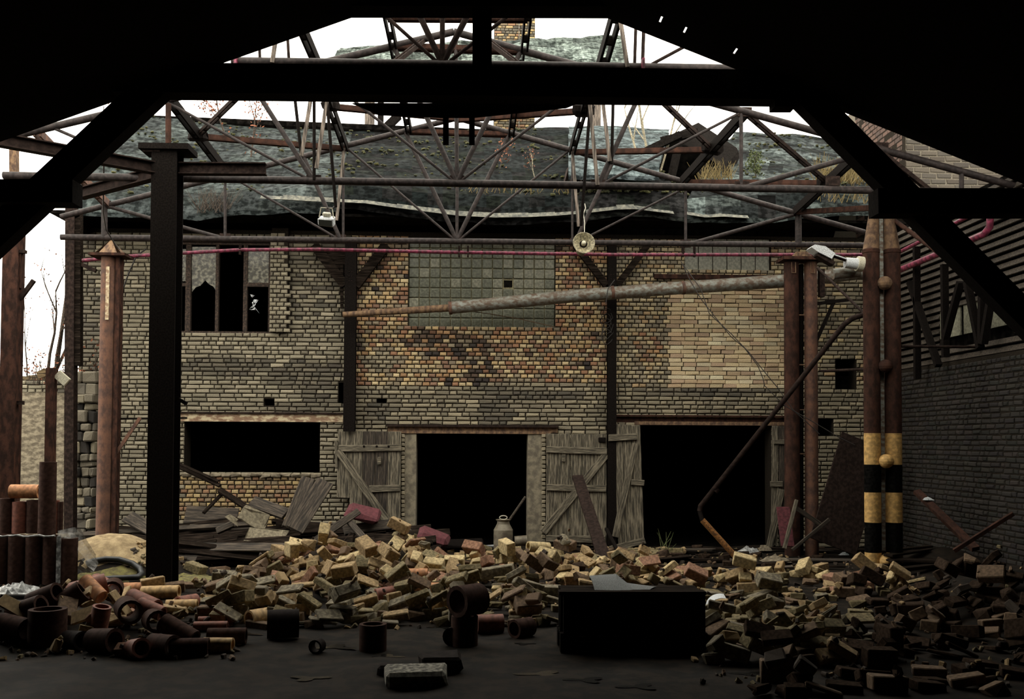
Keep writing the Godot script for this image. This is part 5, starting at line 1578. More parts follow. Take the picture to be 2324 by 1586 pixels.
	# white scraps
	mb = MB.new(); mb.rock(Transform3D(Basis(Vector3.UP, 0.1), H(1120, 1246) + Vector3(0, 0.05, 0)), Vector3(0.24, 0.025, 0.1), 0.004, 0.01, rng); single("white_strip", mb, M.paper_white, "white strip of plastic lying on the soil before the doorway", "scrap")
	for a in [[1700, 1255, 0.36, "crumpled bluish tarpaulin beside the foot of the ochre pole"], [1760, 1275, 0.4, "crumpled cream sacking beside the bluish tarpaulin"], [1735, 1250, 0.22, "small bundle of brownish rags behind the cream sacking"]]:
		mb = crumple(H(a[0], a[1], 0.03), a[2], 0.1, 71 + int(a[0]))
		single("rag", mb, M.film_solid if a[0] == 1700 else M.plaster, a[3], "rag")
	for a in [[1915, 1240, "pair of crumpled white scraps glinting in the dark beside the striped column"], [2106, 1135, "white scrap hanging on the rusty rail in the dark corner"]]:
		mb = crumple(H(a[0], 1262.0) + Vector3(0, 0.01, 0) if a[0] < 2000 else W(2080, 1115, -14.0).lerp(W(2215, 1246, -12.6), 0.2) + Vector3(0, 0.02, 0.02), 0.14, 0.05, int(a[0])); single("white_scrap", mb, M.paper_white, a[2], "scrap")
	# dark flat sheet behind the rubble crest
	mb = MB.new(); mb.rock(Transform3D(Basis(Vector3.BACK, 0.02) * Basis(Vector3.RIGHT, 0.12), H(1052, 1250) + Vector3(0, 0.12, 0)), Vector3(0.66, 0.04, 0.5), 0.012, 0.03, rng); single("tar_sheet", mb, M.steel_black, "black bulging sheet of roofing behind the crest of the rubble", "sheet")
	for a in [[1455, 1258], [1475, 1263], [1520, 1257], [1438, 1268]]:
		mb = MB.new(); mb.rock(Transform3D(Basis(Vector3.UP, rng.randf_range(-0.2, 0.2)), H(a[0], a[1]) + Vector3(0, 0.05, 0)), Vector3(0.42, 0.09, 0.14), 0.01, 0.012, rng); single("mossy_brick", mb, M.brick_moss, "mossy long brick in a low row behind the rubble", "brick", "mossy bricks behind the rubble")
func crumple(c: Vector3, w: float, h: float, seed_: int) -> MB:
	var g := FastNoiseLite.new(); g.seed = seed_; g.frequency = 3.2; g.fractal_octaves = 3
	var mb := MB.new()
	var n := 12
	var P := []
	for i in n + 1:
		var l := []
		for j in n + 1:
			var u := (i / float(n) - 0.5) * 2; var v := (j / float(n) - 0.5) * 2
			var e := maxf(0.0, 1.0 - Vector2(u, v).length())
			var p := Vector3(u * w / 2, 0, v * w / 3)
			l.append(c + p + Vector3(g.get_noise_2d(u * 3, v * 3) * 0.03, sqrt(e) * h * (0.7 + 0.9 * g.get_noise_2d(u, v)) + 0.01, 0))
		P.append(l)
	for i in n:
		for j in n:
			mb.quad(P[i][j], P[i + 1][j], P[i + 1][j + 1], P[i][j + 1], Vector3.UP)
	return mb

# ---------------------------------------------------------------- rubble
const HX := -8.0
const HZ := -15.0
const HC := 0.05
const HW := 320
const HD := 180
var hmap := PackedFloat32Array()
func h_init():
	hmap.resize(HW * HD)
	for j in HD:
		for i in HW:
			hmap[j * HW + i] = yard(HX + i * HC, HZ + j * HC)
func h_at(x: float, z: float) -> float:
	var i := clampi(int(round((x - HX) / HC)), 0, HW - 1); var j := clampi(int(round((z - HZ) / HC)), 0, HD - 1)
	return hmap[j * HW + i]
func drop(x: float, z: float, yaw: float, size: Vector3, g: RandomNumberGenerator, tilt := 0.25, sink := 0.012) -> Transform3D:
	# let a block of this size come to rest on what lies there already
	var e := maxf(size.x, size.z) * 0.5
	var nx := (h_at(x - e, z) - h_at(x + e, z)) / (2 * e)
	var nz := (h_at(x, z - e) - h_at(x, z + e)) / (2 * e)
	var up := Vector3(clampf(nx, -0.7, 0.7) + g.randf_range(-tilt, tilt), 1, clampf(nz, -0.7, 0.7) + g.randf_range(-tilt, tilt)).normalized()
	var f := Vector3(cos(yaw), 0, sin(yaw))
	var r := (f - up * f.dot(up)).normalized()
	var bs := Basis(r, up, r.cross(up))
	var lift := -INF
	var cells := []
	var rad := int(Vector2(size.x, size.z).length() / 2 / HC) + 1
	var ci := int(round((x - HX) / HC)); var cj := int(round((z - HZ) / HC))
	for j in range(maxi(0, cj - rad), mini(HD, cj + rad + 1)):
		for i in range(maxi(0, ci - rad), mini(HW, ci + rad + 1)):
			var d := Vector3(HX + i * HC - x, 0, HZ + j * HC - z)
			var u := d.dot(Vector3(r.x, 0, r.z).normalized()); var v := d.dot(Vector3(bs.z.x, 0, bs.z.z).normalized())
			if absf(u) <= size.x / 2 and absf(v) <= size.z / 2:
				var py := -(up.x * d.x + up.z * d.z) / up.y       # the block's mid plane here
				cells.append([j * HW + i, py])
				lift = maxf(lift, hmap[j * HW + i] - py)
	if cells.is_empty(): lift = yard(x, z)
	lift = minf(lift, yard(x, z) + 0.34)
	var cy := lift + size.y * 0.5 / up.y - sink
	for c in cells:
		hmap[c[0]] = maxf(hmap[c[0]], cy + c[1] + size.y * 0.5)
	return Transform3D(bs, Vector3(x, cy, z))
var rub := {}
func rub_mesh(kind: String, size: Vector3, k: int) -> ArrayMesh:
	var key := kind + str(k)
	if not rub.has(key):
		var g := RandomNumberGenerator.new(); g.seed = key.hash()
		var mb := MB.new()
		if kind == "hollow":
			mb = pipe_shape(size.x, size.y / 2, size.y / 2 * 0.62, 14)
		elif kind == "broken":
			mb.rock(Transform3D.IDENTITY, size, 0.012, 0.028, g)
		elif kind == "lump":
			mb.rock(Transform3D.IDENTITY, size, 0.04, 0.03, g)
		else:
			mb.rock(Transform3D.IDENTITY, size, 0.007, 0.006, g)
		rub[key] = mb.mesh()
	return rub[key]
func pipe_shape(l: float, ro: float, ri: float, sides := 16) -> MB:          # clay pipe lying along x
	var mb := MB.new()
	mb.lathe(Transform3D(Basis(Vector3.BACK, -PI / 2), Vector3.ZERO), [Vector2(ri, -l / 2), Vector2(ro, -l / 2), Vector2(ro, l / 2), Vector2(ri, l / 2), Vector2(ri, -l / 2)], sides)
	return mb
func build_rubble():
	h_init()
	var g := RandomNumberGenerator.new(); g.seed = 2024
	var kinds := {
		"brick": [Vector3(0.24, 0.068, 0.115), "whole yellow brick tumbled in the rubble heap", 0.3],
		"broken": [Vector3(0.145, 0.07, 0.105), "broken piece of yellow brick in the rubble heap", 0.38],
		"block": [Vector3(0.25, 0.11, 0.16), "large pale brick block in the rubble heap", 0.10],
		"slab": [Vector3(0.25, 0.034, 0.15), "thin flat brick slab in the rubble heap", 0.14],
		"lump": [Vector3(0.09, 0.06, 0.08), "small lump of mortar in the rubble heap", 0.08]}
	var names := {"brick": "brick", "broken": "broken_brick", "block": "brick_block", "slab": "brick_slab", "lump": "mortar_lump"}
	var tones := {"yellow": ["brick_yellow", "brick_buff", "brick_brown", "brick_buff", "brick_pink", "brick_moss"], "mossy": ["brick_moss", "brick_grey", "brick_moss", "brick_buff", "brick_brown", "brick_grey"], "dark": ["brick_dark", "brick_brown", "brick_dark", "brick_dark", "brick_dark", "brick_dark"]}
	var jobs := []
	var spots := []
	# [x0, x1, y0, y1, count, tones, flat]
	for a in [[560, 1560, 1240, 1345, 330, "yellow", 0.4], [470, 1270, 1335, 1415, 190, "mossy", 0.12], [1560, 2090, 1298, 1345, 70, "yellow", 0.22], [1600, 1960, 1345, 1500, 120, "mossy", 0.05], [1930, 2330, 1300, 1480, 90, "dark", 0.35], [1700, 2330, 1480, 1570, 34, "dark", 0.12], [20, 420, 1335, 1475, 26, "yellow", 0.45], [1240, 1960, 1240, 1300, 14, "dark", 0.1], [430, 620, 1290, 1350, 22, "mossy", 0.08]]:
		for i in a[4]:
			spots.append([H(g.randf_range(a[0], a[1]), g.randf_range(a[2], a[3]), 0.05), a[5], a[6]])
	var n := 0
	spots.sort_custom(func(a, b): return a[0].z > b[0].z)       # nearest first
	# build from the ground up in a shuffled order so that the layers mix
	var order := range(spots.size())
	var near_ok := {}
	for i in spots.size(): near_ok[i] = i < 640
	for i in range(order.size() - 1, 0, -1):
		var j := g.randi() % (i + 1)
		var q = order[i]; order[i] = order[j]; order[j] = q
	var rest := MB.new()
	var per := {}
	for i in order:
		var s = spots[i]
		var u := g.randf()
		var kind := "brick"
		for k in kinds:
			u -= kinds[k][2]
			if u <= 0: kind = k; break
		if s[1] == "mossy" and kind == "lump": kind = "slab"
		var sz: Vector3 = kinds[kind][0]
		for tries in 6:                      # no towers
			if h_at(s[0].x, s[0].z) - yard(s[0].x, s[0].z) < 0.2: break
			s[0] += Vector3(g.randf_range(-0.4, 0.4), 0, g.randf_range(-0.4, 0.4))
		if h_at(s[0].x, s[0].z) - yard(s[0].x, s[0].z) > 0.3: continue
		if g.randf() < s[2] * 0.5 and kind != "slab": sz = Vector3(sz.x, sz.z, sz.y)       # lying on its edge
		var v := g.randi() % 3
		var t := drop(s[0].x, s[0].z, g.randf_range(0, TAU) if s[2] > 0.2 else g.randf_range(-0.5, 0.5), sz, g, s[2])
		var tone: String = tones[s[1]][g.randi() % 6]
		per[kind] = per.get(kind, 0) + 1
		var mkey := kind + ("e" if sz.y > kinds[kind][0].y + 0.001 else "")
		if per[kind] <= 290:
			var o := placed(self, names[kind], rub_mesh(mkey if not mkey.begins_with("broken") and not mkey.begins_with("lump") else kind, sz if mkey == kind else sz, v) if not mkey.ends_with("e") else edge_mesh(kind, kinds[kind][0], v), M[tone], t)
			var where := place_of(t.origin)
			var look: String = {"brick": "brick", "broken": "broken brick", "block": "thick brick block", "slab": "thin brick slab", "lump": "lump of mortar"}[kind]
			var tn: String = {"brick_yellow": "pale yellow", "brick_buff": "buff", "brick_pink": "pinkish", "brick_moss": "mossy olive", "brick_grey": "grey", "brick_dark": "sooty dark", "brick_brown": "brown"}[tone]  # brick_dark is only a darker brick colour
			tag(o, "%s %s %s" % [tn, look, where], "brick" if kind != "lump" else "mortar", "%s %ss %s" % [tn, look.replace("lump of mortar", "mortar lump"), where])
		else:
			rest.col = tone_col(tone)
			rest.rock(t, sz, 0.008, 0.008, g)
	# a few large pieces exactly where the photograph has them
	for h in [[1030, 1287, "block", 0.1, "yellow"], [1118, 1312, "long", 0.12, "grey"], [1186, 1318, "block", 1.2, "buff"], [1280, 1276, "big", 1.45, "grey"], [1355, 1296, "block", 1.5, "yellow"], [1243, 1325, "block", 0.6, "yellow"], [780, 1326, "block", 0.15, "buff"], [905, 1240, "block", 0.2, "buff"], [1640, 1312, "big", 0.2, "yellow"], [1728, 1308, "block", 0.8, "yellow"], [1745, 1352, "block", 0.05, "grey"], [1980, 1330, "block", 0.2, "dark"], [830, 1297, "block", 1.0, "buff"], [548, 1300, "big", 0.5, "buff"], [640, 1282, "block", 0.7, "buff"], [700, 1300, "big", 0.4, "buff"], [735, 1268, "block", 1.1, "yellow"], [1075, 1276, "block", 0.4, "pink"], [960, 1285, "big", 0.3, "grey"], [1420, 1300, "block", 0.5, "yellow"], [1150, 1290, "block", 1.3, "yellow"], [1310, 1312, "block", 0.2, "buff"], [880, 1310, "block", 0.9, "buff"], [560, 1352, "big", 0.3, "grey"], [1690, 1330, "block", 0.3, "yellow"], [1580, 1322, "block", 0.2, "pink"], [1760, 1448, "block", 0.1, "moss"]]:
		var sz: Vector3 = {"block": Vector3(0.26, 0.12, 0.16), "long": Vector3(0.5, 0.13, 0.2), "big": Vector3(0.3, 0.15, 0.2)}[h[2]]
		var p := H(h[0], h[1], 0.1)
		var t := drop(p.x, p.z, h[3], sz, g, 0.2, 0.02)
		if h[3] > 1.0: t.basis = t.basis * Basis(Vector3.RIGHT, 0.9)
		var lab: String = {"yellow": "large pale yellow block resting on the rubble heap", "grey": "large grey mortared block resting on the rubble heap", "buff": "large buff block resting on the rubble heap", "pink": "large pinkish block resting on the rubble heap", "dark": "large dark block at the foot of the striped column", "moss": "mossy block on the flat bricks beside the pallet stack"}[h[4]]
		var o := placed(self, "masonry_block", rub_mesh("broken" if h[2] == "big" else "block" + h[2], sz, g.randi() % 3), M["brick_" + h[4]], t)
		tag(o, lab.replace("resting on the rubble heap", place_of(t.origin)), "block", "large blocks on the rubble (%s)" % h[4])
	if rest.v.size():
		var o := single("rubble_field", rest, M.brick_field, "remaining loose bricks and fragments across the rubble", "rubble")
		o.set_meta("kind", "stuff")
	# crumbs and chips between the bricks
	var chips := MB.new()
	for i in 1500:
		var a = [[470, 1600, 1240, 1430], [1560, 2320, 1290, 1560], [1200, 1960, 1232, 1300], [300, 700, 1230, 1290], [0, 560, 1330, 1500]][g.randi() % 5]
		var p := H(g.randf_range(a[0], a[1]), g.randf_range(a[2], a[3]))
		if absf(p.x) > 8 or p.z < -16.35 or p.x > 6.6: continue
		var s := g.randf_range(0.015, 0.05)
		var y := h_at(p.x, p.z)
		var tone: String = ["brick_buff", "brick_dark", "brick_brown", "brick_dark", "brick_moss"][g.randi() % 5]
		chips.col = tone_col(tone)
		chips.rock(Transform3D(Basis.from_euler(Vector3(g.randf() * 3, g.randf() * 3, g.randf() * 3)), Vector3(p.x, y + s * 0.3, p.z)), Vector3(s * 1.6, s * 0.7, s), s * 0.15, s * 0.1, g)
	var ch := single("rubble_chips", chips, M.brick_field, "small crumbs and chips of brick strewn over the yard", "rubble")
	ch.set_meta("kind", "stuff")
func tone_col(tone: String) -> Color:
	return {"brick_moss": c8(122, 110, 78), "brick_grey": c8(124, 115, 95)}.get(tone, M[tone].albedo_color).srgb_to_linear()
func place_of(p: Vector3) -> String:
	var q := proj(p)
	var best := ""
	var bd := INF
	for m in [[600, 1275, "before the timber pile"], [700, 1290, "on the rubble slope below the timber pile"], [860, 1245, "on the rubble crest below the braced door"], [985, 1250, "beside the dark red cushion"], [1090, 1290, "on the rubble below the milk can doorway"], [1200, 1270, "on the rubble by the pale hollow brick"], [1310, 1265, "at the foot of the leaning steel plate"], [1420, 1285, "around the bright wooden stake"], [1560, 1310, "on the low rubble behind the pallet stack"], [1680, 1275, "near the foot of the ochre pole"], [1700, 1315, "on the rubble beyond the bent white sheet"], [1650, 1390, "around the bent white sheet"], [1820, 1330, "between the white sheet and the striped column"], [2000, 1315, "at the foot of the striped column"], [1740, 1430, "on the floor beside the pallet stack"], [1880, 1430, "on the floor before the striped column"], [2150, 1340, "on the dark heap by the side wall"], [2230, 1420, "on the front of the dark heap"], [2050, 1450, "at the edge of the dark heap"], [2000, 1540, "on the dark floor before the heap"], [1250, 1390, "on the floor behind the pallet stack"], [1130, 1370, "behind the reddish lying pipe"], [960, 1380, "among the pipes at the rubble edge"], [840, 1370, "on the lower rubble behind the upright pipe"], [700, 1380, "on the lower rubble behind the black tarred pipe"], [540, 1370, "between the pipe heap and the rubble"], [500, 1320, "on the moss beside the broad column"], [200, 1400, "among the tumbled clay pipes"], [360, 1430, "at the edge of the tumbled clay pipes"], [60, 1400, "before the wrapped pallet"]]:
		var d := Vector2(m[0], m[1]).distance_squared_to(q)
		if d < bd: bd = d; best = m[2]
	return best
func edge_mesh(kind: String, size: Vector3, k: int) -> ArrayMesh:
	return rub_mesh(kind + "edge", Vector3(size.x, size.z, size.y), k)

# ---------------------------------------------------------------- clay pipes
func clay(px: float, py: float, l: float, r: float, m: Material, label: String, group := "", dirv := Vector3.RIGHT, lift := 0.0, upright := false, called := "clay_pipe"):
	var p := H(px, py, 0.0)
	var o: MeshInstance3D
	var key := "cp%.2f_%.3f" % [l, r]
	if not rub.has(key): rub[key] = pipe_shape(l, r, r * 0.74).mesh()
	var t: Transform3D
	if upright:
		t = Transform3D(Basis(Vector3.UP, Vector3.LEFT, Vector3.BACK), p + Vector3(0, l / 2 + lift, 0))
	else:
		var d := dirv.normalized()
		var s := d.cross(Vector3.UP).normalized()
		t = Transform3D(Basis(d, s.cross(d), s), p + Vector3(0, r + lift, 0))
	o = placed(self, called, rub[key], m, t)
	tag(o, label, "pipe", group)
	return o
func build_pipes_loose():
	var g := RandomNumberGenerator.new(); g.seed = 88
	# standing and lying pieces on the open floor
	clay(846, 1478, 0.23, 0.115, M.clay_brown, "upright dark brown clay pipe standing alone on the bare floor", "", Vector3.RIGHT, 0, true)
	clay(1054, 1464, 0.25, 0.115, M.clay_brown, "upright brown clay pipe carrying another pipe on its rim", "", Vector3.RIGHT, 0, true)
	clay(1062, 1464, 0.26, 0.135, M.clay_brown, "short brown clay pipe lying across the rim of an upright one", "", Vector3(0.8, 0, -0.75), 0.25)
	clay(1034, 1462, 0.2, 0.08, M.clay_black, "small black clay pipe end on the floor behind the upright pair", "", Vector3(0.4, 0, -1))
	clay(1112, 1436, 0.24, 0.085, M.clay_red, "reddish clay pipe lying behind the upright pair", "", Vector3(1, 0, -0.15))
	clay(1185, 1446, 0.2, 0.085, M.clay_brown, "short brown clay pipe lying with its black mouth open beside the pallet stack", "", Vector3(0.75, 0, -0.65))
	clay(642, 1448, 0.27, 0.125, M.clay_black, "thick black tarred clay pipe lying by itself on the wet floor", "", Vector3(1, 0, -0.2))
	clay(720, 1482, 0.09, 0.058, M.clay_black, "very small black pipe stub on the wet floor", "", Vector3(0.3, 0, -1))
	clay(515, 1462, 0.32, 0.07, M.clay_brown, "slim brown clay pipe at the edge of the pipe heap beside the black one", "", Vector3(1, 0, -0.05))
	clay(495, 1480, 0.24, 0.06, M.clay_buff, "slim buff clay pipe in front of the slim brown one", "", Vector3(1, 0, 0.05))
	clay(430, 1490, 0.3, 0.075, M.clay_brown, "brown clay pipe lying low in front of the pipe heap", "", Vector3(1, 0, -0.1))
	clay(490, 1420, 0.32, 0.045, M.clay_red, "thin red clay pipe of a pair beside the pipe heap", "", Vector3(1, 0, -0.08))
	clay(478, 1432, 0.3, 0.045, M.clay_red, "thin red clay pipe in front of its twin beside the pipe heap", "", Vector3(1, 0, -0.08))
	# pipes in the rubble
	clay(938, 1330, 0.32, 0.075, M.clay_orange, "bright clay pipe lying level in the middle of the rubble slope", "", Vector3(1, 0, 0.0), 0.05)
	clay(890, 1372, 0.36, 0.075, M.clay_red, "red clay pipe pointing out of the rubble towards the upright pipes", "", Vector3(1, 0.12, -0.45), 0.05)
	clay(962, 1362, 0.32, 0.075, M.clay_orange, "orange clay pipe behind a slanting slab in the rubble", "", Vector3(1, 0, -0.05), 0.04)
	clay(986, 1400, 0.22, 0.085, M.clay_buff, "buff clay pipe with its dark mouth turned outward at the rubble edge", "", Vector3(0.7, 0, -0.7), 0.02)
	clay(1222, 1282, 0.3, 0.07, M.brick_yellow, "pale hollow brick showing its round hole on the rubble crest", "", Vector3(1, -0.1, -0.4), 0.16)
	clay(412, 1392, 0.3, 0.07, M.clay_buff, "buff clay pipe lying between pipe heap and rubble", "", Vector3(1, 0, -0.1))
	clay(424, 1388, 0.22, 0.07, M.clay_red, "short red clay pipe lying between pipe heap and rubble", "", Vector3(0.6, 0, -0.8), 0.03)
	clay(585, 1420, 0.2, 0.08, M.clay_buff, "short buff clay pipe half buried beside the black tarred one", "", Vector3(0.6, 0, -0.7))
	clay(1850, 1440, 0.2, 0.075, M.clay_red, "short red clay pipe among the flat bricks beyond the pallet stack", "", Vector3(0.4, 0, -0.9))
	# the two long pale pipes by the broad column
	clay(308, 1352, 0.42, 0.075, M.clay_orange, "long pale orange clay pipe at the foot of the broad steel column", "", Vector3(1, 0.02, -0.05), 0.0)
	clay(364, 1360, 0.4, 0.075, M.clay_buff, "long buff clay pipe touching the foot of the broad steel column", "", Vector3(1, 0.03, 0.0), 0.0)
	# heap of pipes
	for a in [[196, 1372, 0.36, 0.11, "clay_red", 0.95, 0.25, -0.5, 0.12], [236, 1350, 0.34, 0.09, "clay_red", 0.8, -0.2, 0.6, 0.1], [255, 1372, 0.3, 0.1, "clay_brown", 0.3, 0.0, 1.0, 0.14], [150, 1385, 0.34, 0.1, "clay_brown", 0.8, 0.6, -0.2, 0.06], [210, 1380, 0.28, 0.07, "clay_orange", 0.7, -0.5, 0.4, 0.2],
		[325, 1392, 0.34, 0.085, "clay_red", 0.9, -0.25, 0.5, 0.1], [290, 1412, 0.3, 0.11, "clay_brown", 0.5, 0.0, 1.0, 0.08], [352, 1430, 0.3, 0.1, "clay_brown", 0.5, 0.1, 1.0, 0.06], [342, 1404, 0.26, 0.07, "clay_red", 0.9, -0.3, 0.3, 0.1], [405, 1440, 0.34, 0.085, "clay_brown", 0.9, -0.4, 0.35, 0.02], [225, 1430, 0.26, 0.08, "clay_red", 0.2, 1.0, 0.1, 0.08], [235, 1462, 0.26, 0.1, "clay_brown", 0.9, 0.1, 0.5, 0.0], [60, 1405, 0.3, 0.1, "clay_brown", 0.9, 0.3, 0.2, 0.05], [30, 1430, 0.3, 0.1, "clay_brown", 0.9, -0.1, 0.4, 0.0], [170, 1455, 0.25, 0.08, "clay_black", 0.8, 0.1, 0.7, 0.0], [370, 1470, 0.25, 0.09, "clay_brown", 0.9, 0.05, 0.6, 0.0], [310, 1475, 0.2, 0.08, "clay_red", 0.6, 0.2, 0.7, 0.0], [100, 1370, 0.3, 0.09, "clay_brown", 1.0, 0.4, 0.3, 0.05]]:
		clay(a[0], a[1] + 20, a[2], a[3], M[a[4]], "%s clay pipe %s" % [{"clay_red": "red-brown", "clay_brown": "dark brown", "clay_orange": "orange", "clay_black": "black"}[a[4]], "lying outermost before the wrapped pallet" if a[0] < 110 else ("on top of the heap behind the thick-rimmed upright pipe" if a[1] < 1390 and a[0] < 240 else ("at the front foot of the pipe heap" if a[1] > 1450 else ("at the end of the heap towards the slim pipes" if a[0] > 335 else ("leaning in the heap below the long pale pipes" if a[0] > 240 else "beside the thick-rimmed upright pipe in the heap"))))], "%s pipes in the heap" % a[4].replace("clay_", ""), Vector3(a[5], a[6], a[7]), a[8])
	clay(107, 1462, 0.3, 0.155, M.clay_brown, "thick-walled upright clay pipe with a broad pale rim in the heap", "", Vector3.RIGHT, 0.0, true)
	# loose curved tiles on the heap
	for a in [[135, 1368, 0.9, 0.2], [178, 1380, 0.6, 0.5], [245, 1368, -0.8, 0.3], [272, 1392, -0.9, 0.2], [30, 1402, -0.5, 0.6], [195, 1420, 0.3, 0.8]]:
		var p := H(a[0], a[1], 0.1)
		var mb := MB.new(); mb.rock(Transform3D(Basis(Vector3.BACK, a[2]) * Basis(Vector3.RIGHT, a[3]), p + Vector3(0, 0.1, 0)), Vector3(0.26, 0.03, 0.13), 0.005, 0.006, g)
		single("clay_tile", mb, M.brick_buff, "flat buff clay tile stuck upright among the tumbled pipes", "tile", "clay tiles in the pipe heap")

func build_pallets():
	# wrapped pallet of pipes at the open side
	var z := -12.1
	var n := thing("pipe_pallet", "pallet of large brown pipes wrapped in clear film", "pallet")
	var mb := MB.new()
	var g := RandomNumberGenerator.new(); g.seed = 5
	var x0 := W(-60, 1260, z).x; var x1 := W(136, 1260, z).x
	var base := 0.02
	var top := W(60, 1214, z).y
	for k in 5:
		mb = MB.new()
		var r := (x1 - x0) / 10.0
		mb.lathe(Transform3D(Basis.IDENTITY, Vector3(x0 + r * (2 * k + 1), base, z)), [Vector2(r * 0.75, 0), Vector2(r * 0.97, 0), Vector2(r * 0.97, top - base), Vector2(r * 0.75, top - base), Vector2(r * 0.75, 0)], 18)
		part(n, "large_pipe", mb, M.clay_brown)
	mb = MB.new(); mb.lathe(Transform3D(Basis.IDENTITY, Vector3(W(158, 1260, z).x, base, z + 0.05)), [Vector2(0.08, 0), Vector2(0.11, 0), Vector2(0.11, top - base - 0.03), Vector2(0.08, top - base - 0.03), Vector2(0.08, 0)], 18); part(n, "large_pipe", mb, M.clay_brown)
	mb = MB.new()
	var pts := []
	for k in 18: pts.append(Vector3(lerpf(x0, x1 + 0.02, k / 17.0), top + 0.005 + g.randf_range(-0.008, 0.012), z + 0.2))
	mb.tube(pts, 0.014, 6); part(n, "film_edge", mb, M.film_solid)
	mb = MB.new(); mb.bar(Vector3(x1 + 0.05, 0.05, z + 0.16), Vector3(x1 + 0.05, top, z + 0.16), 0.05, 0.01, Vector3.BACK); part(n, "film_strip", mb, M.film_solid)
	# loose film blowing off its side
	mb = MB.new()
	var F0 := [W(132, 1204, z), W(165, 1197, z), W(180, 1200, z), W(200, 1225, z), W(222, 1258, z)]
	var F1 := [W(142, 1300, z), W(165, 1300, z), W(186, 1300, z), W(200, 1300, z), W(216, 1300, z)]
	var rows := 8
	for i in F0.size() - 1:
		for k in rows:
			var u := k / float(rows); var v := (k + 1) / float(rows)
			var wv := func(a: float, b: float) -> Vector3: return Vector3(0, 0, 0.06 * sin(a * 5.0 + b * 7.0))
			mb.quad(F0[i].lerp(F1[i], u) + wv.call(i, u), F0[i + 1].lerp(F1[i + 1], u) + wv.call(i + 1, u), F0[i + 1].lerp(F1[i + 1], v) + wv.call(i + 1, v), F0[i].lerp(F1[i], v) + wv.call(i, v), Vector3.BACK)
	part(n, "loose_film", mb, M.film)
	# pipes standing on the pallet
	var s := 0
	for a in [[14, 1208, 0.085, 0.42], [44, 1208, 0.09, 0.38], [76, 1208, 0.085, 0.4], [126, 1208, 0.04, 0.4], [136, 1206, 0.035, 0.38]]:
		var c := W(a[0], a[1], z - 0.25)
		c.y = top
		mb = MB.new(); mb.lathe(Transform3D(Basis.IDENTITY, c), [Vector2(a[2] * 0.7, 0), Vector2(a[2], 0), Vector2(a[2], a[3]), Vector2(a[2] * 0.7, a[3]), Vector2(a[2] * 0.7, 0)], 16)
		single("standing_pipe", mb, M.clay_red if s % 2 else M.clay_brown, "clay pipe standing upright on the wrapped pallet", "pipe", "clay pipes standing on the wrapped pallet"); s += 1
	var c2 := W(106, 1208, z + 0.05); c2.y = top
	mb = MB.new(); mb.lathe(Transform3D(Basis.IDENTITY, c2), [Vector2(0.07, 0), Vector2(0.1, 0), Vector2(0.095, W(106, 1048, z).y - top), Vector2(0.07, W(106, 1048, z).y - top), Vector2(0.07, 0)], 16)
	single("standing_pipe", mb, M.clay_brown, "tall dark clay pipe towering over the others on the wrapped pallet", "pipe")
	var lp := W(57, 1122, z - 0.25)
	lp.y = top + 0.42 + 0.085
	mb = MB.new(); mb.lathe(Transform3D(Basis(Vector3.BACK, -PI / 2), lp), [Vector2(0.05, -0.17), Vector2(0.085, -0.17), Vector2(0.085, 0.17), Vector2(0.05, 0.17), Vector2(0.05, -0.17)], 16)
	single("lying_pipe", mb, M.clay_orange, "orange clay pipe lying across the tops of the standing ones", "pipe")
	# film sheets on the ground
	mb = crumple(H(40, 1345, 0.05), 0.5, 0.12, 3); single("film_scrap", mb, M.film_solid, "crumpled clear film lying beside the pipe heap", "film")
	# stack of pallets in the dark
	n = thing("pallet_stack", "stack of black wooden pallets with boards on edge standing on the bare floor", "pallet")
	var zp := G(1440, 1480).z
	var xa := W(1272, 1470, zp).x; var xb := W(1606, 1470, zp).x
	var ht := W(1440, 1342, zp).y
	for k in 2:
		var zz := zp - 0.0 - k * 0.28
		mb = MB.new(); mb.box(Vector3(xa, 0.0, zz - 0.1), Vector3(xb, 0.075, zz)); part(n, "base_board", mb, M.black_timber)
		for q in [[0.0, 0.1], [0.44, 0.57], [0.88, 1.0]]:
			mb = MB.new(); mb.box(Vector3(lerpf(xa, xb, q[0]), 0.075, zz - 0.1), Vector3(lerpf(xa, xb, q[1]), 0.135, zz)); part(n, "block", mb, M.black_timber)
	for k in 4:
		mb = MB.new(); mb.box(Vector3(xa, 0.135, zp - 0.08 - k * 0.105), Vector3(xb, 0.155, zp - k * 0.105)); part(n, "deck_board", mb, M.black_timber)
	for k in 4:
		mb = MB.new(); mb.box(Vector3(xa + rng.randf_range(0, 0.03), 0.155, zp - 0.05 - k * 0.11), Vector3(xb - rng.randf_range(0, 0.03), ht - 0.03, zp - k * 0.11)); part(n, "load_board", mb, M.black_timber)
	for k in 3:
		mb = MB.new(); mb.box(Vector3(xa + rng.randf_range(-0.02, 0.04), ht - 0.03, zp - 0.13 - k * 0.15), Vector3(xb - rng.randf_range(0, 0.06), ht - rng.randf_range(0.0, 0.012), zp - k * 0.15)); part(n, "top_board", mb, M.wood_dark)
	# sheet of roofing felt folded on top
	mb = MB.new()
	var zz2 := zp - 0.2
	var A := [W(1337, 1306, zz2 - 0.2), W(1398, 1302, zz2 - 0.3), W(1420, 1322, zz2 - 0.25), W(1498, 1333, zz2 - 0.2)]
	var B := [W(1350, 1340, zz2 + 0.1), W(1400, 1343, zz2 + 0.14), W(1440, 1344, zz2 + 0.14), W(1470, 1342, zz2 + 0.12)]
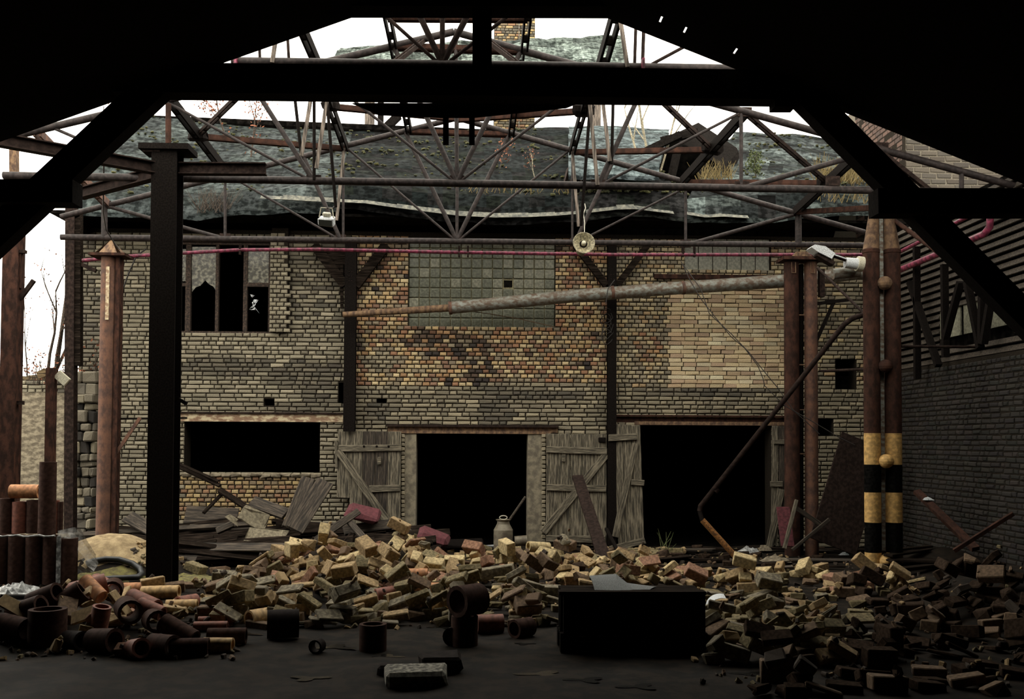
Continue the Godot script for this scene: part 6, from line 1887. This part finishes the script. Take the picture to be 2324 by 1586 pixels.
	for i in 3:
		for k in 4:
			var u := k / 4.0; var v := (k + 1) / 4.0
			var b1 := Vector3(0, 0.02 * sin(u * PI), 0); var b2 := Vector3(0, 0.02 * sin(v * PI), 0)
			mb.quad(A[i].lerp(B[i], u) + b1, A[i + 1].lerp(B[i + 1], u) + b1, A[i + 1].lerp(B[i + 1], v) + b2, A[i].lerp(B[i], v) + b2, Vector3(0, 1, 0.5))
			var o := Vector3(0, -0.006, 0)
			mb.quad(A[i].lerp(B[i], u) + b1 + o, A[i + 1].lerp(B[i + 1], u) + b1 + o, A[i + 1].lerp(B[i + 1], v) + b2 + o, A[i].lerp(B[i], v) + b2 + o, Vector3(0, -1, -0.5))
	single("felt_sheet", mb, M.felt, "folded sheet of grey roofing felt on top of the pallet stack", "felt sheet")
	# white bent sheet beside the stack
	mb = MB.new()
	var cc := H(1640, 1398) + Vector3(0, 0.06, 0)
	for k in 10:
		var a0 := -0.2 + k * 0.2; var a1 := a0 + 0.2
		var r := 0.15
		var p0 := cc + Vector3(-cos(a0) * r, sin(a0) * r * 0.8, 0); var p1 := cc + Vector3(-cos(a1) * r, sin(a1) * r * 0.8, 0)
		var dz := Vector3(0.05, 0, -0.3)
		mb.quad(p0, p1, p1 + dz, p0 + dz, Vector3(-cos(a0), sin(a0), 0))
		mb.quad(p0 * 1.0 + Vector3(0.004, -0.004, 0), p1 + Vector3(0.004, -0.004, 0), p1 + dz + Vector3(0.004, -0.004, 0), p0 + dz + Vector3(0.004, -0.004, 0), Vector3(cos(a0), -sin(a0), 0))
	single("bent_sheet", mb, M.paper_white, "bright white bent plastic sheet among the flat bricks", "sheet")
	# stone slabs on the floor in front
	for a in [[945, 1552, 0.44, 0.12, 0.3, "grey broken concrete slab lying on the dark floor"], [1000, 1520, 0.3, 0.13, 0.24, "black block lying just behind the broken concrete slab"], [900, 1528, 0.3, 0.07, 0.2, "flat dark stone beside the broken concrete slab"]]:
		mb = MB.new(); mb.rock(Transform3D(Basis(Vector3.UP, 0.1), H(a[0], a[1]) + Vector3(0, a[3] / 2 - 0.01, 0)), Vector3(a[2], a[3], a[4]), 0.02, 0.02, rng)
		single("stone_slab", mb, M.concrete if a[2] > 0.4 else M.clay_black, a[5], "slab")
	# shallow puddles in the dips of the floor
	for a in [[760, 1470, 0.5], [880, 1490, 0.35], [1230, 1530, 0.5], [1330, 1545, 0.4], [1190, 1462, 0.25], [560, 1440, 0.35], [1700, 1530, 0.4], [1010, 1425, 0.4], [700, 1540, 0.4], [1450, 1560, 0.4]]:
		var c := H(a[0], a[1])
		mb = MB.new()
		for j in 20:
			var f := func(jj: int) -> Vector3:
				var an := TAU * jj / 20.0
				var rr: float = a[2] * 0.45 * (0.65 + 0.35 * sin(an * 3 + a[0]))
				return Vector3(c.x + cos(an) * rr, yard(c.x, c.z) + 0.004, c.z + sin(an) * rr * 0.55)
			mb.tri(Vector3(c.x, yard(c.x, c.z) + 0.004, c.z), f.call(j), f.call(j + 1), Vector3.UP)
		single("puddle", mb, M.water, "shallow puddle on the dark bare floor " + ("beside the pallet stack" if a[0] > 1150 else "around the upright clay pipes"), "puddle", "puddles on the floor")
	# sand heap, moss and hose
	for a in [[-4.75, -13.2, 1.3, 1.3, "sand", "sand_heap", "pale heap of sand beside the wrapped pallet"]]:
		mb = MB.new()
		var st := 26
		for i in st:
			for j in 40:
				var f := func(ii: int, jj: int) -> Vector3:
					var rr: float = ii / float(st); var an := TAU * jj / 40.0
					var x: float = a[0] + cos(an) * rr * a[2]; var zz: float = a[1] + sin(an) * rr * a[3]
					return Vector3(x, yard(x, zz) + 0.02 * (1.0 - rr) - 0.012 * rr + bumps.get_noise_2d(x * 190, zz * 190) * 0.02 * (1 - rr), zz)
				mb.quad(f.call(i, j), f.call(i + 1, j), f.call(i + 1, j + 1), f.call(i, j + 1), Vector3.UP)
		single(a[5], mb, M[a[4]], a[6], "sand")
	for a in [[440, 1316, 0.75, 0.5], [250, 1312, 0.5, 0.35], [560, 1300, 0.4, 0.3]]:
		var c := H(a[0], a[1])
		mb = MB.new()
		for i in 8:
			for j in 22:
				var f := func(ii: int, jj: int) -> Vector3:
					var an := TAU * jj / 22.0
					var rr: float = ii / 8.0 * (0.75 + 0.25 * sin(an * 3 + a[0]))
					var x: float = c.x + cos(an) * rr * a[2]; var zz: float = c.z + sin(an) * rr * a[3]
					return Vector3(x, yard(x, zz) + 0.016 - 0.02 * ii / 8.0, zz)
				mb.quad(f.call(i, j), f.call(i + 1, j), f.call(i + 1, j + 1), f.call(i, j + 1), Vector3.UP)
		var o := single("moss_patch", mb, M.moss, "patch of olive moss on the yard soil by the sand heap", "moss", "moss patches by the sand heap")
		o.set_meta("kind", "stuff")
	mb = MB.new()
	var hose := []
	for p in [[196, 1284], [215, 1278], [240, 1274], [270, 1275], [300, 1284], [318, 1296], [322, 1308], [312, 1315], [285, 1317], [255, 1318], [235, 1320]]:
		hose.append(H(p[0], p[1], 0.03) + Vector3(0, 0.03, 0))
	mb.tube(hose, 0.036, 10); single("rubber_hose", mb, M.rubber, "black rubber hose lying in a loop at the foot of the sand heap", "hose")

# ---------------------------------------------------------------- plants
func twig(mb: MB, a: Vector3, d: Vector3, l: float, r: float, depth: int, g: RandomNumberGenerator, tips: Array, spread := 0.6):
	var pts := [a]
	var p := a
	var dd := d
	for k in 4:
		dd = (dd + Vector3(g.randf_range(-1, 1), g.randf_range(-0.4, 0.7), g.randf_range(-1, 1)) * 0.13).normalized()
		p += dd * l / 4
		pts.append(p)
		if depth > 0 and k > 0:
			var s := Vector3(g.randf_range(-1, 1), g.randf_range(-0.1, 0.9), g.randf_range(-1, 1)).normalized()
			twig(mb, p, (dd + s * spread).normalized(), l * g.randf_range(0.35, 0.6), r * 0.5, depth - 1, g, tips, spread)
	tips.append(p)
	for q in pts: if g.randf() < 0.5: tips.append(q)
	mb.tube(pts, [r, r * 0.85, r * 0.7, r * 0.55, r * 0.3], 5, false)
func leaves(tips: Array, size: float, n: int, spread: float, g: RandomNumberGenerator) -> MB:
	var mb := MB.new()
	for i in n:
		var p: Vector3 = tips[g.randi() % tips.size()] + Vector3(g.randf_range(-1, 1), g.randf_range(-1, 1), g.randf_range(-1, 1)) * spread
		var u := Vector3(g.randf_range(-1, 1), g.randf_range(-1, 1), g.randf_range(-1, 1)).normalized() * size * g.randf_range(0.6, 1.3)
		var v := u.cross(Vector3(g.randf_range(-1, 1), g.randf_range(-1, 1), g.randf_range(-1, 1)).normalized()).normalized() * size * 0.5
		mb.quad(p - u, p + v, p + u, p - v, v.cross(u))
	return mb
func tree(called: String, label: String, px: float, py0: float, py1: float, z: float, r: float, bark: Material, depth: int, nleaf: int, leaf: Material, seed_: int, lean := 0.0, group := "", lsize := 0.035):
	var g := RandomNumberGenerator.new(); g.seed = seed_
	var a := W(px, py0, z); var b := W(px + lean, py1, z)
	var n := thing(called, label, "tree", group)
	var mb := MB.new(); var tips := []
	twig(mb, a, (b - a).normalized(), a.distance_to(b), r, depth, g, tips)
	part(n, "branches", mb, bark)
	if nleaf > 0: part(n, "leaves", leaves(tips, lsize, nleaf, 0.12, g), leaf, "", "stuff")
func grass(px: float, py: float, z: float, w: float, h: float, n: int, m: Material, label: String, seed_: int):
	var g := RandomNumberGenerator.new(); g.seed = seed_
	var c := W(px, py, z)
	var mb := MB.new()
	for i in n:
		var p := c + Vector3(g.randf_range(-w, w), g.randf_range(-0.05, 0.05), g.randf_range(-0.15, 0.15))
		var t := p + Vector3(g.randf_range(-0.6, 0.6) * h, h * g.randf_range(0.5, 1.1), g.randf_range(-0.3, 0.3) * h)
		var s := Vector3(0.006, 0, 0.004)
		mb.quad(p - s, p + s, t + s * 0.3, t - s * 0.3, Vector3.BACK)
	var o := single("grass_tuft", mb, m, label, "grass")
	o.set_meta("kind", "stuff")
func build_plants():
	tree("bare_tree", "bare slender tree rising before the white sky beyond the low wall", 126, 1216, 470, -18.5, 0.06, M.bark, 1, 40, M.leaf_brown, 1, -6, "bare trees beyond the low wall", 0.03)
	tree("bare_tree", "thin forked leafless shrub on top of the low wall", 108, 850, 660, -17.2, 0.03, M.bark, 2, 40, M.leaf_brown, 2, 4, "", 0.03)
	tree("bare_tree", "spindly leafless shoots on the low wall beside the stout post", 62, 860, 720, -17.2, 0.015, M.bark, 2, 50, M.leaf_brown, 3, -8, "", 0.025)
	tree("bare_tree", "crooked bare branch growing beside the dark corner post", 124, 862, 640, -17.1, 0.03, M.bark, 1, 20, M.leaf_brown, 5, 10, "", 0.03)
	var g := RandomNumberGenerator.new(); g.seed = 6
	# wild growth on top of the low wall
	var mb := MB.new(); var tips := []
	for i in 40:
		var a := W(g.randf_range(45, 225), 872, -16.95 + g.randf_range(-0.2, 0.5))
		twig(mb, a, Vector3(g.randf_range(-0.4, 0.4), 1, 0.1).normalized(), g.randf_range(0.15, 0.5), 0.006, 1, g, tips)
	var n := thing("wall_scrub", "brown tangle of dead scrub along the top of the low wall", "scrub")
	part(n, "stems", mb, M.bark, "", "stuff"); part(n, "leaves", leaves(tips, 0.03, 260, 0.08, g), M.leaf_brown, "", "stuff")
	mb = MB.new(); mb.rock(Transform3D(Basis.IDENTITY, W(105, 862, -17.1)), Vector3(0.9, 0.2, 0.4), 0.09, 0.05, g); single("earth_clod", mb, M.heap_earth, "mound of dark soil and moss on top of the low wall", "soil")
	# brown-leaved shrubs on the roof
	tree("leafy_shrub", "reddish brown leafed shrub growing on the pale tar-paper roof", 520, 330, 225, -19.0, 0.02, M.bark, 2, 260, M.leaf_brown, 7, -40, "", 0.035)
	tree("leafy_shrub", "second reddish shrub on the pale tar-paper roof with fewer leaves", 560, 395, 235, -18.0, 0.02, M.bark, 2, 300, M.leaf_brown, 8, 40, "", 0.03)
	tree("leafy_shrub", "low reddish seedling row on the dark tar-paper roof", 1130, 400, 340, -17.5, 0.008, M.bark, 2, 120, M.leaf_brown, 9, 8, "", 0.025)
	tree("leafy_shrub", "thin pale stalks on the dark tar-paper roof beside the corrugated sheet", 1215, 415, 365, -17.0, 0.008, M.birch, 2, 40, M.leaf_brown, 10, -10, "", 0.02)
	# birches
	for a in [[1452, 405, 235, 11, -30], [1472, 415, 215, 12, -24], [1490, 418, 240, 13, -26], [1494, 405, 235, 14, 30]]:
		tree("birch_sapling", "pale birch sapling growing out of the broken roof", a[0], a[1], a[2], -17.3, 0.028, M.birch, 1, 0, null, a[3], a[4], "birch saplings in the broken roof")
	tree("pine_seedling", "small green pine seedling on the peeling grey roof", 1716, 402, 372, -17.0, 0.012, M.bark, 2, 420, M.needle, 15, -4, "", 0.025)
	grass(1930, 415, -16.6, 0.6, 0.42, 260, M.grass_dry, "dry yellow grass growing thick on the roof edge", 16)
	grass(1920, 470, -16.0, 0.55, 0.3, 160, M.grass_dry, "dry brownish grass hanging over the eaves below the thick grass", 17)
	grass(1620, 410, -16.9, 0.28, 0.35, 90, M.grass_dry, "dry grass in the hole of the collapsed roof", 18)
	grass(1180, 440, -16.1, 0.9, 0.14, 70, M.grass_dry, "sparse dry grass along the seam of the dark tar-paper roof", 19)
	grass(485, 480, -15.8, 0.25, 0.36, 120, M.bark, "dead brown tuft hanging at the torn eaves", 20)
	grass(1508, 1245, -15.2, 0.05, 0.25, 8, M.needle, "small green weed in the dark doorway", 21)

func _ready():
	# camera
	var cam := Camera3D.new()
	cam.name = "camera"
	cam.projection = Camera3D.PROJECTION_FRUSTUM
	cam.near = 0.05
	cam.far = 300.0
	cam.size = 1586.0 / F * cam.near
	cam.frustum_offset = Vector2(0, (PPY - 793.0) / F * cam.near)
	cam.transform = Transform3D(CB, EYE)
	add_child(cam)
	cam.current = true
	# overcast sky: the only light
	var env := Environment.new()
	env.background_mode = Environment.BG_SKY
	var sky := Sky.new()
	var sm := ProceduralSkyMaterial.new()
	sm.sky_top_color = Color(0.95, 0.93, 0.88)
	sm.sky_horizon_color = Color(0.95, 0.93, 0.88)
	sm.ground_horizon_color = Color(0.5, 0.5, 0.48)
	sm.ground_bottom_color = Color(0.2, 0.2, 0.19)
	sm.sky_energy_multiplier = 1.0
	sm.sun_angle_max = 0.0
	sky.sky_material = sm
	env.sky = sky
	env.ambient_light_source = Environment.AMBIENT_SOURCE_SKY
	env.tonemap_mode = Environment.TONE_MAPPER_LINEAR
	env.tonemap_exposure = 5.0
	env.sdfgi_enabled = true
	env.ssao_enabled = true
	env.ssil_enabled = true
	var we := WorldEnvironment.new()
	we.name = "world_environment"
	we.environment = env
	add_child(we)

	rng.seed = 7
	bumps.seed = 3
	bumps.frequency = 0.02
	bumps.fractal_octaves = 4
	stain.seed = 8
	stain.frequency = 0.02
	make_materials()
	build_ground()
	build_shed()
	build_facade()
	build_windows()
	build_side_walls()
	build_roofs()
	build_far()
	build_wall_posts()
	build_trusses()
	build_columns()
	build_pipes()
	build_doors()
	build_timber()
	build_pallets()
	build_rubble()
	build_pipes_loose()
	build_plants()
	rebase()
